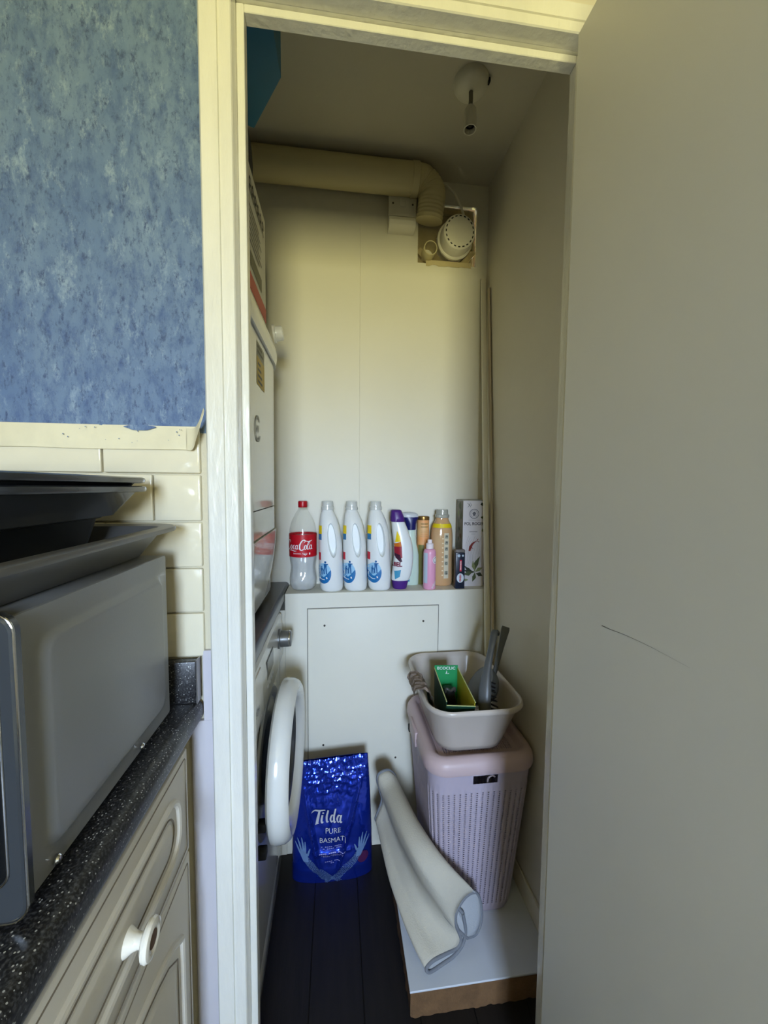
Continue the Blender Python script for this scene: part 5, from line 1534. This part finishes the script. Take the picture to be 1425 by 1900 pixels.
dirn = (Vector(B_) - Vector(A)).normalized()
def gbf(x, y):
    p = Vector(((A[0] + B_[0]) / 2, (A[1] + B_[1]) / 2 - 0.0026, 0.5665)) + dirn * x
    return (p.x, p.y, 0.5665 + y)
g = MB(); text_on(g, 'ECOCLIC', 0.0125, lambda x, y: gbf(x, 0.149 + y), bold=0.0003, space=1.1); g.build('lettering', WHITE_INK, tbx, smooth=0, kind='stuff')
g = MB()
poly_on(g, circle(0.0062, 18, -0.008, 0.126, 0.0052), gbf)
stroke_on(g, [(-0.006, 0.127), (0.000, 0.132), (0.002, 0.142)], [0.003, 0.004, 0.001], gbf, 4)
stroke_on(g, [(-0.001, 0.124), (0.002, 0.130), (0.009, 0.133)], [0.002, 0.004, 0.001], gbf, 4)
g.build('plant_logo', WHITE_INK, tbx, smooth=0, kind='stuff')
for k, (x, y, z, a) in enumerate(((0.633, 0.418, 0.620, 0.05), (0.625, 0.350, 0.618, 0.05))):
    tr = thing('plastic_piece', ['dark plastic piece at the back inside the green card box', 'dark plastic piece at the front inside the green card box'][k], 'plastic piece', (x, y, 0.5685), 'dark plastic pieces in the card box')
    rg = []
    for q in range(9):
        t = q / 8
        ww = 0.040 * (0.75 + 0.25 * math.sin(PI * t)); hh = 0.075 * (0.9 + 0.1 * math.sin(PI * t))
        rg.append([(aa, bb, (0.104 - 0.022 * k) * t) for aa, bb in rrect(ww * (1 - 0.25 * t) * 1.25, hh * (1 - 0.2 * t) * 0.72, 0.012, 4)])
    MB().loft(rg).build('piece_body', mat('trap_black', (32, 34, 34), 0.4), tr, local=True)
    MB().tube(catmull([(-0.014, -0.012, 0.100 - 0.022 * k), (-0.012, -0.016, 0.112 - 0.022 * k), (0.0, -0.018, 0.106 - 0.022 * k), (0.012, -0.016, 0.112 - 0.022 * k), (0.014, -0.012, 0.100 - 0.022 * k)], 5), 0.004, 8).build('piece_loop', mat('trap_grey', (78, 76, 72), 0.4), tr, local=True)
    tr.rotation_euler = (0, 0, a)
# --- crumpled dark cloth and a beige rag over the rim
cl_ = thing('crumpled_bag', 'crumpled dark green plastic bag in the bowl beside the card box', 'bag', (0.578, 0.37, 0.566))
rg = []
for q in range(10):
    t = q / 9
    rr0 = (0.011 + 0.008 * t) * (1 if t < 0.85 else 0.6)
    rg.append([(0.5790 - 0.013 * t + rr0 * 0.66 * math.cos(2 * PI * k / 20) * (1 + 0.4 * noise.noise((k * .9, q * .7, 1))), 0.375 + rr0 * 2.2 * math.sin(2 * PI * k / 20) * (1 + 0.3 * noise.noise((k * .8, q * .6, 5))), 0.567 + 0.105 * t) for k in range(20)])
MB().loft(rg).build('bag_film', mat('green_black_film', (34, 50, 40), 0.35), cl_, smooth=30)
rag_ = thing('cleaning_rag', 'crumpled taupe rag hanging over the left rim of the washing-up bowl', 'cloth', (0.535, 0.42, 0.66))
rows_ = []
NI, NJ = 22, 16
path = catmull([(0.5175, 0, 0.690), (0.519, 0, 0.7005), (0.527, 0, 0.7095), (0.540, 0, 0.7100), (0.552, 0, 0.7040), (0.560, 0, 0.690), (0.566, 0, 0.665), (0.572, 0, 0.640)], 4)
for j, p in enumerate(path):
    row = []
    for i in range(NI + 1):
        y = 0.455 - 0.105 * i / NI - 0.01 * j / len(path)
        n_ = 0.0055 * noise.noise((i * 0.45, j * 0.22, 3.0)) + 0.0035 * math.sin(i * 0.9 + j * 0.15)
        row.append((p.x + abs(n_) * (-1 if j < 10 else 0.6), y + 0.004 * noise.noise((j * 0.3, i * 0.2, 9)), p.z + abs(n_) * 1.2))
    rows_.append(row)
MB().loft(rows_, False, False, close=False).build('rag_sheet', mat('taupe_cloth', (132, 118, 108), 0.85, bump=0.3, bscale=200), rag_, smooth=60)

# --- dustpan and brush
dp = thing('dustpan', 'grey plastic dustpan standing on edge in the washing-up bowl', 'dustpan', (0.745, 0.40, 0.60))
def shell(scale):
    rr = []
    for q in range(11):
        ph_ = PI / 2 * q / 10                  # rim to pole
        rr.append([(0.060 * scale * math.cos(ph_) * math.cos(2 * PI * k / 32) if q < 10 else 0.0005 * math.cos(2 * PI * k / 32),
                    0.056 * scale * math.cos(ph_) * math.sin(2 * PI * k / 32) if q < 10 else 0.0005 * math.sin(2 * PI * k / 32),
                    -0.055 * scale * math.sin(ph_)) for k in range(32)])
    return rr
zd = Vector((-0.80, 0.02, 0.60)).normalized()
xd = Vector((0.60, 0.0, 0.80)); xd = (xd - zd * xd.dot(zd)).normalized()
Md = Matrix((xd, zd.cross(xd), zd)).transposed().to_4x4()
Md.translation = Vector((0.7230, 0.405, 0.6860))
outer, inner = shell(1.0), shell(0.955)
MB().loft(outer + []).loft([outer[0], inner[0]], False, False).loft(inner, False, True).xform(Md).build('pan', GREYPL, dp, smooth=60)
hd_ = []
for t, w, h in ((0.0, 0.013, 0.008), (0.35, 0.013, 0.008), (0.7, 0.019, 0.007), (0.95, 0.025, 0.006), (1.0, 0.022, 0.004)):
    p = Vector((0.760, 0.396, 0.700)).lerp(Vector((0.808, 0.420, 0.853)), t)
    sx_ = Vector((0.92, -0.3, -0.25)).normalized(); tq = Vector((0.048, 0.024, 0.153)).normalized(); sy_ = tq.cross(sx_)
    hd_.append([p + sx_ * a + sy_ * b for a, b in rrect(w, h, 0.0025, 3)])
MB().loft(hd_).build('handle', GREYPL, dp)
br_ = thing('hand_brush', 'grey hand brush with dark bristles leaning in the bowl, handle up', 'brush', (0.70, 0.36, 0.60))
path = catmull([(0.7150, 0.310, 0.606), (0.7080, 0.322, 0.655), (0.7130, 0.338, 0.705), (0.7260, 0.356, 0.755), (0.7440, 0.376, 0.805), (0.7590, 0.392, 0.842), (0.7640, 0.398, 0.852)], 6)
wid = [0.010, 0.0145, 0.0155, 0.0095, 0.0078, 0.0092, 0.0065]
rings = []
for i, p in enumerate(path):
    u_ = i / (len(path) - 1) * (len(wid) - 1)
    k = min(int(u_), len(wid) - 2)
    w = wid[k] + (wid[k + 1] - wid[k]) * (u_ - k)
    tg = (path[min(i + 1, len(path) - 1)] - path[max(i - 1, 0)]).normalized()
    s_ = Vector((0.85, -0.5, 0)); s_ = (s_ - tg * s_.dot(tg)).normalized()
    q_ = tg.cross(s_)
    rings.append([p + s_ * w * math.cos(2 * PI * a / 18) * (1.15) + q_ * w * 0.55 * math.sin(2 * PI * a / 18) for a in range(18)])
MB().loft(rings).build('handle', GREYPL, br_, smooth=50)
MB().tube(catmull([(0.757, 0.392, 0.836), (0.7655, 0.396, 0.844), (0.7720, 0.400, 0.848), (0.7770, 0.402, 0.842), (0.7750, 0.402, 0.834)], 5), [0.0042] * 20 + [0.003], 8).build('hook', GREYPL, br_)
random.seed(8)
tuft = MB().loft([[(0.0, -0.003, 0), (0.003, 0, 0), (0.0, 0.003, 0), (-0.003, 0, 0)], [(0.026, -0.0045, -0.003), (0.030, 0, -0.002), (0.026, 0.0045, -0.003), (0.024, 0, -0.004)]])
t0_ = None
for row in range(2):
    for k in range(11):
        p = Vector((0.7190 + 0.000 * row - 0.002 * math.sin(k), 0.314 + 0.0038 * k + row * 0.007, 0.612 + 0.0115 * k))
        if t0_ is None:
            t0_ = tuft.build('bristle_tuft', DKGREYPL, br_, local=True, smooth=0); o = t0_
        else:
            o = t0_.copy(); COL.objects.link(o)
        o.location = p - Vector((0.70, 0.36, 0.60))
        o.rotation_euler = (0, random.uniform(-0.1, 0.1) + 0.15, random.uniform(-0.5, -0.3))

# --- folded ironing mat leaning against the bin
mt = thing('felt_mat', 'folded cream felt mat with grey binding slumped against the laundry bin', 'mat', (0.55, 0.33, 0.072))
lowp = [(0.637, 0.230, 0.105), (0.667, 0.241, 0.100), (0.681, 0.246, 0.135), (0.675, 0.244, 0.188), (0.657, 0.237, 0.221), (0.627, 0.227, 0.221), (0.603, 0.218, 0.200), (0.601, 0.217, 0.166), (0.618, 0.224, 0.114), (0.606, 0.220, 0.094), (0.571, 0.207, 0.098), (0.537, 0.194, 0.102), (0.520, 0.189, 0.093), (0.529, 0.191, 0.079), (0.564, 0.204, 0.077), (0.598, 0.216, 0.078), (0.624, 0.225, 0.094), (0.631, 0.227, 0.131), (0.623, 0.225, 0.180)]
upp = [(0.480, 0.515, 0.22), (0.487, 0.515, 0.26), (0.492, 0.514, 0.30), (0.488, 0.510, 0.338), (0.470, 0.505, 0.362), (0.452, 0.500, 0.368), (0.434, 0.498, 0.358), (0.430, 0.497, 0.334), (0.438, 0.498, 0.306), (0.446, 0.498, 0.276), (0.438, 0.498, 0.246), (0.430, 0.496, 0.226), (0.425, 0.496, 0.212), (0.430, 0.500, 0.204), (0.440, 0.506, 0.206), (0.450, 0.510, 0.22), (0.456, 0.512, 0.24), (0.458, 0.512, 0.27), (0.456, 0.512, 0.30)]
A_ = catmull(lowp, 5); B2 = catmull(upp, 5)
NS = 26
rows_ = []
for s_ in range(NS + 1):
    t = s_ / NS
    sag = Vector((-0.010 * math.sin(PI * t), 0.0, -0.016 * math.sin(PI * t)))
    bow = Vector((-0.020, -0.078, 0.066)) * math.sin(PI * min(1, t * 1.12) ** 0.85)      # bowed round the corner of the bin
    wgt = [1.0 if i < 30 else max(0.25, 1.0 - (i - 30) / 30) for i in range(len(A_))]
    rows_.append([a.lerp(b, t) + sag + bow * wgt[i] + Vector((0.002 * noise.noise((i * 0.12, t * 4, 2)), 0, 0.002 * noise.noise((i * 0.1, t * 3, 8)))) for i, (a, b) in enumerate(zip(A_, B2))])
shm = MB().loft(rows_, False, False, close=False)
so = shm.build('felt_sheet', MATC, mt, smooth=70)
so.data.materials.append(MATB)
sd = so.modifiers.new('thickness', 'SOLIDIFY'); sd.thickness = 0.0045; sd.offset = 0; sd.material_offset = 1; sd.material_offset_rim = 1
for nm, pts in (('binding', rows_[0]), ('binding', rows_[-1]), ('binding', [r[0] for r in rows_]), ('binding', [r[-1] for r in rows_])):
    MB().tube(pts, 0.0046, 8).build(nm, MATG, mt, smooth=60)
